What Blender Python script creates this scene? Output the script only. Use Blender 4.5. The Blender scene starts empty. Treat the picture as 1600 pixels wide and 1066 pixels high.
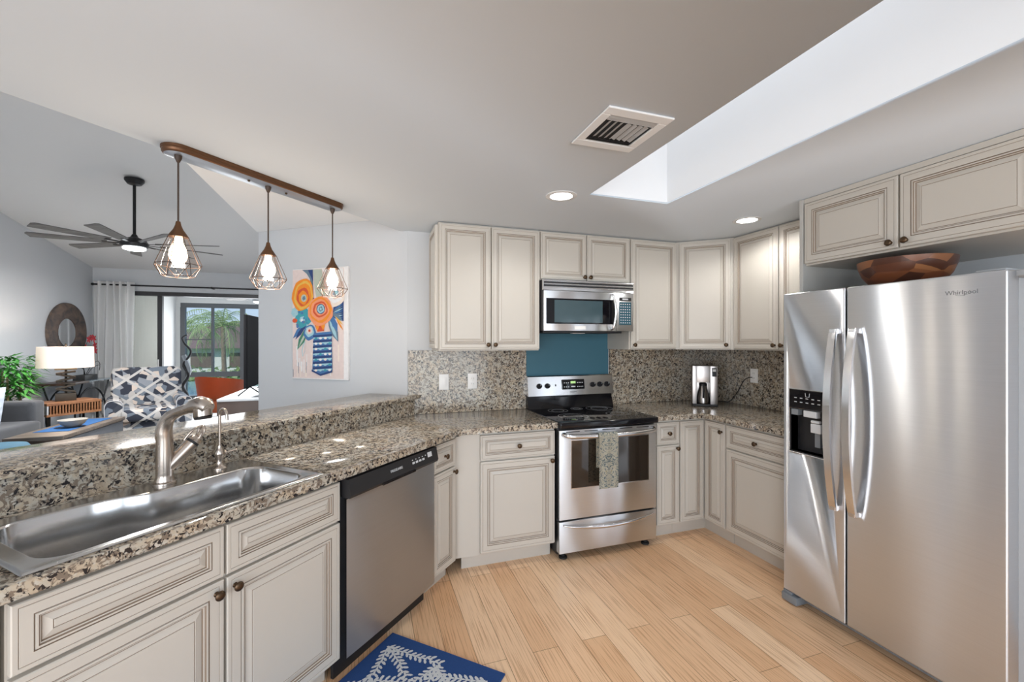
import bpy, bmesh, math, random
from mathutils import Vector, Matrix
PI = math.pi
R = math.radians
random.seed(7)
SC = bpy.context.scene
COL = SC.collection

# ------------------------------------------------------------------ camera
cam_d = bpy.data.cameras.new('camera')
cam = bpy.data.objects.new('camera', cam_d); COL.objects.link(cam)
cam.location = (0, 0, 1.45)
cam.rotation_euler = (R(90), 0, R(-18.43))
cam_d.sensor_width = 36.0
cam_d.lens = 36.0 * 675 / 1600
cam_d.clip_start = 0.05; cam_d.clip_end = 300
SC.camera = cam

# ------------------------------------------------------------------ world, light, exposure
SC.view_settings.view_transform = 'Standard'
SC.view_settings.look = 'None'
SC.view_settings.gamma = 1
SC.view_settings.use_curve_mapping = False
SC.view_settings.exposure = 0.0
SC.cycles.use_denoising = True
SC.cycles.max_bounces = 10
SC.cycles.diffuse_bounces = 6
SC.cycles.caustics_reflective = False
SC.cycles.caustics_refractive = False
SC.cycles.sample_clamp_indirect = 6

W = bpy.data.worlds.new('world'); SC.world = W; W.use_nodes = True
wn = W.node_tree.nodes; wl = W.node_tree.links
bg = wn['Background']
tc = wn.new('ShaderNodeTexCoord'); sx = wn.new('ShaderNodeSeparateXYZ'); cr = wn.new('ShaderNodeValToRGB')
wl.new(tc.outputs['Generated'], sx.inputs[0]); wl.new(sx.outputs['Z'], cr.inputs[0]); wl.new(cr.outputs[0], bg.inputs[0])
cr.color_ramp.elements[0].position = 0.0; cr.color_ramp.elements[0].color = (.74, .87, 1, 1)
cr.color_ramp.elements[1].position = 0.2; cr.color_ramp.elements[1].color = (.30, .55, .95, 1)
bg.inputs[1].default_value = 1.0

def light(kind, name, loc, power, size=(.2, .2), rot=(0, 0, 0), col=(1, 1, 1), spread=None, r=.05):
    d = bpy.data.lights.new(name, kind); d.energy = power; d.color = col
    if kind == 'AREA':
        d.shape = 'RECTANGLE'; d.size, d.size_y = size
        if spread: d.spread = spread
    elif kind == 'SUN': d.angle = R(1)
    else: d.shadow_soft_size = r
    o = bpy.data.objects.new(name, d); COL.objects.link(o); o.location = loc; o.rotation_euler = rot
    return o
light('SUN', 'sun', (0, 0, 20), 3.2, rot=(R(48), 0, R(-35)), col=(1, .96, .9))
light('AREA', 'skylight_daylight', (1.42, 1.25, 3.3), 8, (.5, 1.9), (0, 0, 0), (.95, .98, 1))
light('AREA', 'kitchen_rear_fill', (1.3, -2.3, 1.25), 50, (2.0, 2.2), (R(90), 0, 0), (.90, .96, 1))  # added fill lamp behind the camera, at an invented door opening
light('AREA', 'living_rear_fill', (-2.2, -2.3, 1.35), 150, (3.0, 2.3), (R(90), 0, 0), (.94, .97, 1))  # second added fill lamp, living room side, no such door known
light('AREA', 'lanai_daylight', (-1.8, 11.2, 1.2), 90, (4.0, 1.9), (R(-90), 0, 0), (.96, .98, 1))

# ------------------------------------------------------------------ peninsula frame
NV = Vector((.7254, -.6884)); DV = Vector((-.6884, -.7254)); O2 = Vector((.529, 2.62))
PROT = math.atan2(.7254, .6884)
def NP(s, n): return O2 + DV * s + NV * (n + 1.42)
def PF(s, t, z=0): p = NP(s, -1.42 - t); return (p.x, p.y, z)

# ------------------------------------------------------------------ materials
MATS = {}
def newmat(name):
    m = bpy.data.materials.new(name); m.use_nodes = True; MATS[name] = m
    return m, m.node_tree.nodes, m.node_tree.links, m.node_tree.nodes['Principled BSDF']
def mat(name, col, rough=.5, metal=0, spec=.5, emit=None, es=1, trans=0, coat=0, alpha=1, noise=0, nscale=8, bump=0, sheen=0, ior=None):
    if name in MATS: return MATS[name]
    m, n, l, b = newmat(name)
    b.inputs['Base Color'].default_value = (*col, 1); b.inputs['Roughness'].default_value = rough
    b.inputs['Metallic'].default_value = metal; b.inputs['Specular IOR Level'].default_value = spec
    b.inputs['Transmission Weight'].default_value = trans; b.inputs['Coat Weight'].default_value = coat
    b.inputs['Sheen Weight'].default_value = sheen
    if ior: b.inputs['IOR'].default_value = ior
    if emit: b.inputs['Emission Color'].default_value = (*emit, 1); b.inputs['Emission Strength'].default_value = es
    if noise or bump:
        t = n.new('ShaderNodeTexCoord'); nz = n.new('ShaderNodeTexNoise'); nz.inputs['Scale'].default_value = nscale; nz.inputs['Detail'].default_value = 5
        l.new(t.outputs['Object'], nz.inputs['Vector'])
        if noise:
            mx = n.new('ShaderNodeMix'); mx.data_type = 'RGBA'
            mx.inputs['A'].default_value = (*[max(0, c * (1 - noise)) for c in col], 1)
            mx.inputs['B'].default_value = (*[min(1, c * (1 + noise)) for c in col], 1)
            l.new(nz.outputs['Fac'], mx.inputs['Factor']); l.new(mx.outputs['Result'], b.inputs['Base Color'])
        if bump:
            bp = n.new('ShaderNodeBump'); bp.inputs['Strength'].default_value = bump; bp.inputs['Distance'].default_value = .002
            l.new(nz.outputs['Fac'], bp.inputs['Height']); l.new(bp.outputs[0], b.inputs['Normal'])
    return m
def ramp(n, stops, const=False):
    r = n.new('ShaderNodeValToRGB'); e = r.color_ramp.elements
    if const: r.color_ramp.interpolation = 'CONSTANT'
    while len(e) < len(stops): e.new(.5)
    for i, (p, c) in enumerate(stops): e[i].position = p; e[i].color = (*c, 1)
    return r
def mixrgb(n, l, fac, a, b):
    mx = n.new('ShaderNodeMix'); mx.data_type = 'RGBA'
    for k, v in (('Factor', fac), ('A', a), ('B', b)):
        if isinstance(v, (tuple, list)): mx.inputs[k].default_value = (*v, 1)
        elif isinstance(v, (int, float)): mx.inputs[k].default_value = v
        else: l.new(v, mx.inputs[k])
    return mx.outputs['Result']

CAB = mat('cream_paint', (.555, .525, .475), .38, noise=.02, nscale=3)
GLZ = mat('taupe_glaze', (.24, .185, .14), .5, noise=.1, nscale=20)
WALL = mat('wall_paint', (.55, .57, .595), .85, noise=.012, nscale=1.5)
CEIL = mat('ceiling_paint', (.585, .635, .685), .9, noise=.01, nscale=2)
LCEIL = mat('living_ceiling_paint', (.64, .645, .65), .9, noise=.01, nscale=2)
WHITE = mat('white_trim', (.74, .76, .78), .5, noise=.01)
SHAFT_SOFFIT = mat('shaft_and_lit_soffit_paint', (.78, .79, .80), .8, noise=.01)
BLUEW = mat('blue_wall_paint', (.045, .145, .20), .55, noise=.03)
BRONZE = mat('bronze', (.10, .065, .04), .35, metal=.9, noise=.3, nscale=60)
BRNMET = mat('bronze_brown_metal', (.15, .075, .04), .42, metal=.75, noise=.12, nscale=14)
BLACK = mat('black_plastic', (.012, .012, .014), .5, noise=.1)
KNOBB = mat('knob_black', (.01, .01, .012), .6, spec=.15, noise=.1)
TVB = mat('matt_black', (.01, .01, .012), .75, spec=.2, noise=.1)
BGLASS = mat('black_glass', (.005, .005, .007), .07, spec=.35, noise=.1)
BMETAL = mat('black_iron', (.02, .02, .022), .4, metal=.6, noise=.2)
BFRAME = mat('black_aluminium', (.025, .025, .028), .4, noise=.1)
GFRAME = mat('grey_aluminium', (.11, .115, .12), .45, noise=.1)
GREYM = mat('fridge_side_grey', (.36, .38, .40), .5, noise=.04)
GREYP = mat('grey_plastic', (.20, .22, .24), .45, noise=.05)
PLATE = mat('white_plastic', (.85, .85, .84), .35, noise=.01)
LTGREY = mat('light_print', (.6, .62, .64), .5, noise=.02)
TEALK = mat('teal_keypad', (.03, .10, .14), .25, noise=.1)
OVENG = mat('oven_window', (.02, .014, .010), .05, spec=.8, noise=.3, nscale=3)
SPRING = mat('bulb_glow', (1, .9, .75), .4, emit=(1, .80, .56), es=16)
LEDM = mat('led_diffuser', (1, 1, 1), .4, emit=(1, .98, .95), es=12)
FANLED = mat('fan_light_glow', (1, 1, 1), .4, emit=(.9, .97, 1), es=10)
SHADEM = mat('lamp_shade_fabric', (.72, .62, .54), .8, emit=(1, .80, .66), es=.42)
SOFA = mat('charcoal_upholstery', (.042, .045, .052), .9, noise=.25, nscale=14, bump=.3, sheen=.3)
ORANGE = mat('orange_leather', (.46, .115, .04), .5, noise=.08, nscale=9)
RUNNER = mat('blue_runner', (.012, .085, .24), .85, noise=.15, nscale=60)
TEALU = mat('teal_upholstery', (.05, .13, .19), .8, noise=.15, nscale=20)
PLANT = mat('bamboo_leaf', (.075, .30, .055), .5, noise=.4, nscale=5)
CANE = mat('bamboo_cane', (.35, .27, .12), .5, noise=.2, nscale=20)
PALM = mat('palm_leaf', (.30, .38, .15), .6, noise=.4, nscale=3)
BARK = mat('palm_bark', (.25, .19, .13), .9, noise=.3, nscale=12)
PETALR = mat('red_petal', (.42, .02, .03), .6, noise=.2)
POTM = mat('dark_pot', (.02, .02, .02), .4, noise=.2)
CERAM = mat('ceramic_bowl', (.30, .28, .25), .45, noise=.15, nscale=6)
DARKWOOD = mat('dark_wood', (.07, .045, .035), .4, noise=.3, nscale=5)
SLATE = mat('grey_wood', (.11, .12, .14), .45, noise=.2, nscale=5)
FOAM = mat('rubber_black', (.01, .01, .01), .7, noise=.1)
MIRR = mat('mirror_glass', (.85, .87, .9), .03, metal=1, noise=.01)
CURT = mat('white_curtain', (.92, .92, .92), .9, noise=.02, nscale=20)
TILE = mat('pale_floor_tile', (.66, .65, .63), .25, noise=.05, nscale=2)
STUCCO = mat('lanai_stucco', (.74, .73, .70), .95, noise=.04, nscale=30, bump=.3)
LAWN = mat('lawn_grass', (.10, .22, .05), .9, noise=.4, nscale=5)
WATER = mat('pool_water', (.25, .42, .52), .1, noise=.1, nscale=3)
HOUSEW = mat('house_stucco', (.75, .72, .67), .9, noise=.04)
ROOFM = mat('roof_tile', (.20, .12, .10), .8, noise=.3, nscale=3)
SHUT = mat('house_shutter', (.17, .12, .10), .6, noise=.1)
DECKM = mat('deck_paver', (.6, .6, .58), .8, noise=.08, nscale=2)
BLUEL = mat('display_glow', (.3, .5, .2), .5, emit=(.55, .8, .3), es=.5)
PANEW = mat('vase_glass', (.55, .68, .75), .15, trans=.5, noise=.03)
m, n, l, b = newmat('window_glass')
for k in list(n):
    if k.type == 'BSDF_PRINCIPLED': n.remove(k)
tr = n.new('ShaderNodeBsdfTransparent'); gl = n.new('ShaderNodeBsdfGlossy'); ms = n.new('ShaderNodeMixShader')
tr.inputs[0].default_value = (.93, .95, .95, 1); gl.inputs['Roughness'].default_value = .02; ms.inputs[0].default_value = .02
l.new(tr.outputs[0], ms.inputs[1]); l.new(gl.outputs[0], ms.inputs[2]); l.new(ms.outputs[0], n['Material Output'].inputs[0])
GLASS = m
def tintglass(name, c):
    m, n, l, b = newmat(name); n.remove(b)
    tr = n.new('ShaderNodeBsdfTransparent'); gl = n.new('ShaderNodeBsdfGlossy'); ms = n.new('ShaderNodeMixShader')
    tr.inputs[0].default_value = (*c, 1); gl.inputs['Roughness'].default_value = .03; ms.inputs[0].default_value = .06
    l.new(tr.outputs[0], ms.inputs[1]); l.new(gl.outputs[0], ms.inputs[2]); l.new(ms.outputs[0], n['Material Output'].inputs[0])
    return m
TGLASS = tintglass('tinted_door_glass', (.72, .72, .69))
PGLASS = tintglass('pendant_clear_glass', (.93, .88, .85))

def steel(name, col, rough, aniso, rot=0.25, vec=(2, 2, 260), amt=.05):
    m, n, l, b = newmat(name)
    b.inputs['Metallic'].default_value = 1; b.inputs['Anisotropic'].default_value = aniso; b.inputs['Anisotropic Rotation'].default_value = rot
    tg = n.new('ShaderNodeTangent'); tg.direction_type = 'RADIAL'; tg.axis = 'Z'; l.new(tg.outputs[0], b.inputs['Tangent'])
    t = n.new('ShaderNodeTexCoord'); mp = n.new('ShaderNodeMapping'); mp.inputs['Scale'].default_value = vec
    nz = n.new('ShaderNodeTexNoise'); nz.inputs['Scale'].default_value = 1; nz.inputs['Detail'].default_value = 3
    l.new(t.outputs['Object'], mp.inputs[0]); l.new(mp.outputs[0], nz.inputs['Vector'])
    l.new(mixrgb(n, l, nz.outputs['Fac'], [c * (1 - amt) for c in col], [min(1, c * (1 + amt)) for c in col]), b.inputs['Base Color'])
    mr = n.new('ShaderNodeMapRange'); mr.inputs['To Min'].default_value = rough * .85; mr.inputs['To Max'].default_value = rough * 1.15
    l.new(nz.outputs['Fac'], mr.inputs[0]); l.new(mr.outputs[0], b.inputs['Roughness'])
    return m
STEEL = steel('brushed_stainless', (.74, .76, .79), .30, 1.0)
STEELH = steel('polished_stainless', (.72, .72, .73), .2, .3)
SINKM = steel('sink_stainless', (.60, .60, .60), .18, .0, vec=(30, 30, 30), amt=.02)
COFSTEEL = steel('appliance_steel', (.42, .40, .39), .3, .5)
NICKEL = steel('brushed_nickel', (.52, .46, .41), .26, .3, vec=(40, 40, 40), amt=.05)

# granite
def granite(name, warm):
    m, n, l, b = newmat(name)
    t = n.new('ShaderNodeTexCoord')
    def nz(scale, det=4, dist=0, rough=.6):
        k = n.new('ShaderNodeTexNoise'); k.inputs['Scale'].default_value = scale; k.inputs['Detail'].default_value = det
        k.inputs['Distortion'].default_value = dist; k.inputs['Roughness'].default_value = rough
        l.new(t.outputs['Object'], k.inputs['Vector']); return k.outputs['Fac']
    r0 = ramp(n, [(.34, (.37, .30, .22)), (.45, (.49, .41, .31)), (.55, (.47, .43, .36)), (.68, (.36, .34, .30))]); l.new(nz(13, 5, .6), r0.inputs[0])
    r1 = ramp(n, [(.50, (0, 0, 0)), (.55, (1, 1, 1))]); l.new(nz(46, 4, 1.0), r1.inputs[0])
    c1 = mixrgb(n, l, r1.outputs[0], r0.outputs[0], (.20, .16, .125))
    r2 = ramp(n, [(.555, (0, 0, 0)), (.58, (1, 1, 1))]); l.new(nz(64, 3, 1.0), r2.inputs[0])
    c2 = mixrgb(n, l, r2.outputs[0], c1, (.022, .02, .022))
    r3 = ramp(n, [(.60, (0, 0, 0)), (.65, (1, 1, 1))])
    k = n.new('ShaderNodeTexNoise'); k.inputs['Scale'].default_value = 55; k.inputs['Detail'].default_value = 3
    mp = n.new('ShaderNodeMapping'); mp.inputs['Location'].default_value = (5, 3, 9); l.new(t.outputs['Object'], mp.inputs[0]); l.new(mp.outputs[0], k.inputs['Vector']); l.new(k.outputs['Fac'], r3.inputs[0])
    c3 = mixrgb(n, l, r3.outputs[0], c2, (.52, .49, .43))
    l.new(c3, b.inputs['Base Color'])
    b.inputs['Roughness'].default_value = .12; b.inputs['Specular IOR Level'].default_value = .5
    return m
GRAN = granite('granite', 1)

# floor planks (run along Y)
m, n, l, b = newmat('bamboo_planks')
t = n.new('ShaderNodeTexCoord'); mp = n.new('ShaderNodeMapping'); mp.inputs['Rotation'].default_value = (0, 0, R(90)); mp.inputs['Location'].default_value = (.3, .04, 0)
l.new(t.outputs['Object'], mp.inputs[0])
br = n.new('ShaderNodeTexBrick'); br.inputs['Scale'].default_value = 1; br.inputs['Brick Width'].default_value = 1.15; br.inputs['Row Height'].default_value = .128
br.inputs['Mortar Size'].default_value = .0012; br.inputs['Mortar Smooth'].default_value = .2; br.offset = .37
br.inputs['Color1'].default_value = (.76, .45, .245, 1); br.inputs['Color2'].default_value = (.94, .67, .44, 1); br.inputs['Mortar'].default_value = (.22, .11, .04, 1)
l.new(mp.outputs[0], br.inputs['Vector'])
m2 = n.new('ShaderNodeMapping'); m2.inputs['Scale'].default_value = (130, 2.6, 1); l.new(t.outputs['Object'], m2.inputs[0])
nz = n.new('ShaderNodeTexNoise'); nz.inputs['Scale'].default_value = 1.4; nz.inputs['Detail'].default_value = 4; l.new(m2.outputs[0], nz.inputs['Vector'])
rr = ramp(n, [(.36, (.58, .46, .36)), (.5, (1, 1, 1)), (.7, (1.0, 1.0, 1.0))]); l.new(nz.outputs['Fac'], rr.inputs[0])
mu = n.new('ShaderNodeMix'); mu.data_type = 'RGBA'; mu.blend_type = 'MULTIPLY'; mu.inputs['Factor'].default_value = .7
l.new(br.outputs['Color'], mu.inputs['A']); l.new(rr.outputs[0], mu.inputs['B']); l.new(mu.outputs['Result'], b.inputs['Base Color'])
b.inputs['Roughness'].default_value = .33
FLOORM = m

def streakwood(name, c0, c1, scale=(6, 60, 60), rough=.4):
    m, n, l, b = newmat(name)
    t = n.new('ShaderNodeTexCoord'); mp = n.new('ShaderNodeMapping'); mp.inputs['Scale'].default_value = scale
    nz = n.new('ShaderNodeTexNoise'); nz.inputs['Scale'].default_value = 1; nz.inputs['Detail'].default_value = 4; nz.inputs['Distortion'].default_value = .6
    l.new(t.outputs['Object'], mp.inputs[0]); l.new(mp.outputs[0], nz.inputs['Vector'])
    r = ramp(n, [(.35, c0), (.65, c1)]); l.new(nz.outputs['Fac'], r.inputs[0]); l.new(r.outputs[0], b.inputs['Base Color']); b.inputs['Roughness'].default_value = rough
    return m
WOODT = streakwood('walnut_side_table', (.20, .085, .04), (.36, .17, .08))
COFW = streakwood('coffee_table_wood', (.06, .035, .025), (.14, .08, .05))
COFT = streakwood('coffee_table_top', (.09, .07, .055), (.17, .135, .11))
BLADE = streakwood('fan_blade_grey', (.09, .088, .086), (.15, .145, .14), (4, 40, 40), .75)
MIRF = streakwood('weathered_mirror_frame', (.045, .04, .04), (.15, .10, .075), (9, 9, 9), .6)

# acacia bowl: staves of different browns
m, n, l, b = newmat('acacia_staves')
t = n.new('ShaderNodeTexCoord'); vo = n.new('ShaderNodeTexVoronoi'); vo.inputs['Scale'].default_value = 1; mp = n.new('ShaderNodeMapping'); mp.inputs['Scale'].default_value = (9, 9, 22)
l.new(t.outputs['Object'], mp.inputs[0]); l.new(mp.outputs[0], vo.inputs['Vector'])
sp = n.new('ShaderNodeSeparateColor'); l.new(vo.outputs['Color'], sp.inputs[0])
r = ramp(n, [(0, (.045, .014, .007)), (.3, (.13, .038, .014)), (.55, (.20, .065, .024)), (.8, (.30, .12, .045))]); l.new(sp.outputs[0], r.inputs[0])
nz = n.new('ShaderNodeTexNoise'); nz.inputs['Scale'].default_value = 40; l.new(t.outputs['Object'], nz.inputs['Vector'])
l.new(mixrgb(n, l, .25, r.outputs[0], nz.outputs['Color']), b.inputs['Base Color'])
l.new(r.outputs[0], b.inputs['Base Color']); b.inputs['Roughness'].default_value = .35
ACACIA = m

# geometric armchair fabric
m, n, l, b = newmat('geometric_fabric')
t = n.new('ShaderNodeTexCoord'); mp = n.new('ShaderNodeMapping'); mp.inputs['Rotation'].default_value = (R(20), R(45), R(15)); mp.inputs['Scale'].default_value = (12, 12, 12)
l.new(t.outputs['Object'], mp.inputs[0])
vo = n.new('ShaderNodeTexVoronoi'); vo.inputs['Scale'].default_value = 1.15; l.new(mp.outputs[0], vo.inputs['Vector'])
sp = n.new('ShaderNodeSeparateColor'); l.new(vo.outputs['Color'], sp.inputs[0])
r = ramp(n, [(0, (.02, .025, .04)), (.2, (.12, .145, .18)), (.42, (.36, .35, .34)), (.56, (.20, .22, .25)), (.72, (.48, .41, .36)), (.86, (.035, .04, .055))], True); l.new(sp.outputs[0], r.inputs[0])
col = r.outputs[0]
for ang_, ph in ((52, 0), (-52, 1.3)):
    wv = n.new('ShaderNodeTexWave'); wv.inputs['Scale'].default_value = 1.35; wv.inputs['Phase Offset'].default_value = ph; wv.wave_type = 'BANDS'; wv.bands_direction = 'X'
    m3 = n.new('ShaderNodeMapping'); m3.inputs['Rotation'].default_value = (0, R(ang_), 0); l.new(t.outputs['Object'], m3.inputs[0]); l.new(m3.outputs[0], wv.inputs['Vector'])
    r5 = ramp(n, [(.955, (0, 0, 0)), (.965, (1, 1, 1))]); l.new(wv.outputs['Fac'], r5.inputs[0])
    col = mixrgb(n, l, r5.outputs[0], col, (.42, .41, .40))
l.new(col, b.inputs['Base Color']); b.inputs['Roughness'].default_value = .9
GEOF = m

# towel damask
m, n, l, b = newmat('towel_damask')
t = n.new('ShaderNodeTexCoord'); sx = n.new('ShaderNodeSeparateXYZ'); ab = n.new('ShaderNodeMath'); ab.operation = 'ABSOLUTE'; cb = n.new('ShaderNodeCombineXYZ')
l.new(t.outputs['Object'], sx.inputs[0]); l.new(sx.outputs['X'], ab.inputs[0]); l.new(ab.outputs[0], cb.inputs['X']); l.new(sx.outputs['Z'], cb.inputs['Z'])
nz = n.new('ShaderNodeTexNoise'); nz.inputs['Scale'].default_value = 62; nz.inputs['Detail'].default_value = 1; nz.inputs['Distortion'].default_value = 1.5; l.new(cb.outputs[0], nz.inputs['Vector'])
r = ramp(n, [(0, (.20, .25, .26)), (.40, (.28, .33, .33)), (.44, (.70, .67, .56)), (.54, (.72, .70, .60)), (.58, (.46, .40, .24)), (.61, (.68, .66, .56)), (.68, (.30, .36, .37))], True); l.new(nz.outputs['Fac'], r.inputs[0])
l.new(r.outputs[0], b.inputs['Base Color']); b.inputs['Roughness'].default_value = .95
TOWEL = m
RUGB = mat('navy_rug_pile', (.012, .055, .20), .95, noise=.3, nscale=300, bump=.5)
RUGW = mat('ivory_rug_pile', (.62, .64, .66), .95, noise=.1, nscale=300, bump=.5)

# ------------------------------------------------------------------ mesh helpers
class MB:
    def __init__(s): s.bm = bmesh.new(); s.M = Matrix.Identity(4)
    def v(s, p): return s.bm.verts.new(s.M @ Vector(p))
    def f(s, vs, m=0):
        try: q = s.bm.faces.new(vs); q.material_index = m; return q
        except ValueError: return None
    def box(s, x0, x1, y0, y1, z0, z1, m=0, bev=0, seg=2):
        vs = [s.v((x, y, z)) for z in (z0, z1) for y in (y0, y1) for x in (x0, x1)]
        fs = [s.f([vs[i] for i in q], m) for q in ((0, 2, 3, 1), (4, 5, 7, 6), (0, 1, 5, 4), (2, 6, 7, 3), (0, 4, 6, 2), (1, 3, 7, 5))]
        if bev:
            es = list({e for q in fs for e in q.edges})
            r = bmesh.ops.bevel(s.bm, geom=es, offset=bev, segments=seg, profile=.6, affect='EDGES')
            for q in r['faces']: q.material_index = m
        return s
    def prism(s, poly, z0, z1, m=0, mt=None):
        a = [s.v((x, y, z0)) for x, y in poly]; b_ = [s.v((x, y, z1)) for x, y in poly]
        s.f(a[::-1], m); s.f(b_, m if mt is None else mt)
        k = len(poly)
        for i in range(k): s.f([a[i], a[(i + 1) % k], b_[(i + 1) % k], b_[i]], m)
        return s
    def prism_y(s, poly, y0, y1, m=0):      # poly in (x, z)
        a = [s.v((x, y0, z)) for x, z in poly]; b_ = [s.v((x, y1, z)) for x, z in poly]
        s.f(a, m); s.f(b_[::-1], m); k = len(poly)
        for i in range(k): s.f([a[(i + 1) % k], a[i], b_[i], b_[(i + 1) % k]], m)
        return s
    def tube(s, pts, r, nseg=8, m=0, closed=False, caps=True):
        pts = [Vector(p) for p in pts]; k = len(pts)
        rs = r if isinstance(r, (list, tuple)) else [r] * k
        rings = []; prev = None
        for i, p in enumerate(pts):
            if closed: tg = pts[(i + 1) % k] - pts[i - 1]
            elif i == 0: tg = pts[1] - p
            elif i == k - 1: tg = p - pts[-2]
            else: tg = (pts[i + 1] - p).normalized() + (p - pts[i - 1]).normalized()
            if tg.length < 1e-9: tg = Vector((0, 0, 1))
            tg.normalize()
            if prev is None:
                a = Vector((0, 0, 1)) if abs(tg.z) < .9 else Vector((1, 0, 0)); prev = (a - tg * a.dot(tg)).normalized()
            else:
                q = prev - tg * prev.dot(tg)
                if q.length > 1e-6: prev = q.normalized()
            w = tg.cross(prev)
            rings.append([s.v(p + (prev * math.cos(2 * PI * j / nseg) + w * math.sin(2 * PI * j / nseg)) * rs[i]) for j in range(nseg)])
        for i in range(k if closed else k - 1):
            A = rings[i]; B = rings[(i + 1) % k]
            for j in range(nseg): s.f([A[j], A[(j + 1) % nseg], B[(j + 1) % nseg], B[j]], m)
        if caps and not closed: s.f(rings[0][::-1], m); s.f(rings[-1], m)
        return s
    def lathe(s, prof, c=(0, 0, 0), axis='Z', nseg=24, m=0, sx=1, sy=1, annular=False):
        c = Vector(c); rings = []
        for rr, h in prof:
            ring = []
            for j in range(nseg):
                a = 2 * PI * j / nseg; x = rr * math.cos(a) * sx; y = rr * math.sin(a) * sy
                if axis == 'Z': p = Vector((x, y, h))
                elif axis == 'Y': p = Vector((x, h, -y))
                else: p = Vector((h, x, y))
                ring.append(s.v(c + p))
            rings.append(ring)
        for A, B in zip(rings, rings[1:] + (rings[:1] if annular else [])):
            for j in range(nseg): s.f([A[j], A[(j + 1) % nseg], B[(j + 1) % nseg], B[j]], m)
        if not annular: s.f(rings[0][::-1], m); s.f(rings[-1], m)
        return s
    def sphere(s, c, r, nseg=16, m=0):
        sc = r if isinstance(r, (tuple, list)) else (r, r, r)
        res = bmesh.ops.create_uvsphere(s.bm, u_segments=nseg, v_segments=max(6, nseg // 2), radius=1, matrix=s.M @ Matrix.Translation(c) @ Matrix.Diagonal((*sc, 1)))
        for v in res['verts']:
            for q in v.link_faces: q.material_index = m
        return s
    def grid(s, fn, nu, nv, m=0):
        g = [[s.v(fn(i / nu, j / nv)) for j in range(nv + 1)] for i in range(nu + 1)]
        for i in range(nu):
            for j in range(nv): s.f([g[i][j], g[i + 1][j], g[i + 1][j + 1], g[i][j + 1]], m)
        return s
    def flat(s, poly, y, m=0):              # polygon in (x, z) facing -y
        return s.f([s.v((x, y, z)) for x, z in poly], m)
    def build(s, name, mats, parent=None, angle=35, flat=False):
        bmesh.ops.recalc_face_normals(s.bm, faces=s.bm.faces)
        me = bpy.data.meshes.new(name); s.bm.to_mesh(me); s.bm.free()
        for k in (mats if isinstance(mats, (list, tuple)) else [mats]): me.materials.append(k)
        if not flat:
            me.shade_smooth(); me.set_sharp_from_angle(angle=R(angle))
        o = bpy.data.objects.new(name, me); COL.objects.link(o)
        if parent: o.parent = parent
        return o

def tag(o, label=None, cat=None, group=None, kind=None):
    if label: o['label'] = label
    if cat: o['category'] = cat
    if group: o['group'] = group
    if kind: o['kind'] = kind
    return o
def thing(name, label, cat, loc=(0, 0, 0), rz=0, group=None):
    o = bpy.data.objects.new(name, None); COL.objects.link(o); o.location = loc; o.rotation_euler = (0, 0, rz); o.empty_display_size = .1
    return tag(o, label, cat, group)
def struct(name, mb, mats, label=None): return tag(mb.build(name, mats), label, None, None, 'structure')
def dup(root, loc, rz=None, label=None):
    r = root.copy(); COL.objects.link(r); r.location = loc
    if rz is not None: r.rotation_euler = (0, 0, rz)
    if label: r['label'] = label
    for ch in list(root.children):
        c = ch.copy(); COL.objects.link(c); c.parent = r
        for g in list(ch.children):
            d = g.copy(); COL.objects.link(d); d.parent = c
    return r
def bool_diff(o, cut_mb):
    c = cut_mb.build('cutter', []); c.parent = o.parent
    md = o.modifiers.new('b', 'BOOLEAN'); md.object = c; md.operation = 'DIFFERENCE'; md.solver = 'EXACT'
    bpy.context.view_layer.update()
    me = bpy.data.meshes.new_from_object(o.evaluated_get(bpy.context.evaluated_depsgraph_get()))
    o.modifiers.clear(); old = o.data; o.data = me; bpy.data.meshes.remove(old)
    cm = c.data; bpy.data.objects.remove(c); bpy.data.meshes.remove(cm)
    return o
def text(name, body, size, loc, rot, mt, parent, ext=.0006, sx=1):
    cu = bpy.data.curves.new('t', 'FONT'); cu.body = body; cu.size = size; cu.extrude = ext; cu.align_x = 'CENTER'; cu.align_y = 'CENTER'; cu.resolution_u = 3
    to = bpy.data.objects.new('t', cu); COL.objects.link(to); bpy.context.view_layer.update()
    me = bpy.data.meshes.new_from_object(to.evaluated_get(bpy.context.evaluated_depsgraph_get()))
    bpy.data.objects.remove(to); bpy.data.curves.remove(cu)
    me.materials.clear(); me.materials.append(mt)
    o = bpy.data.objects.new(name, me); COL.objects.link(o); o.parent = parent; o.location = loc; o.rotation_euler = rot; o.scale = (sx, 1, 1)
    return o
def arc(c, r, a0, a1, n, plane='XY'):
    out = []
    for i in range(n + 1):
        a = R(a0 + (a1 - a0) * i / n); x = r * math.cos(a); y = r * math.sin(a)
        out.append({'XY': (c[0] + x, c[1] + y, c[2]), 'XZ': (c[0] + x, c[1], c[2] + y), 'YZ': (c[0], c[1] + x, c[2] + y)}[plane])
    return out
def smoothpath(pts, n=6):
    P = [Vector(p) for p in pts]; P = [P[0]] + P + [P[-1]]; out = []
    for i in range(1, len(P) - 2):
        for k in range(n):
            t = k / n; a, b_, c, d = P[i - 1], P[i], P[i + 1], P[i + 2]
            out.append(.5 * ((2 * b_) + (-a + c) * t + (2 * a - 5 * b_ + 4 * c - d) * t * t + (-a + 3 * b_ - 3 * c + d) * t ** 3))
    out.append(P[-2]); return out

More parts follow.
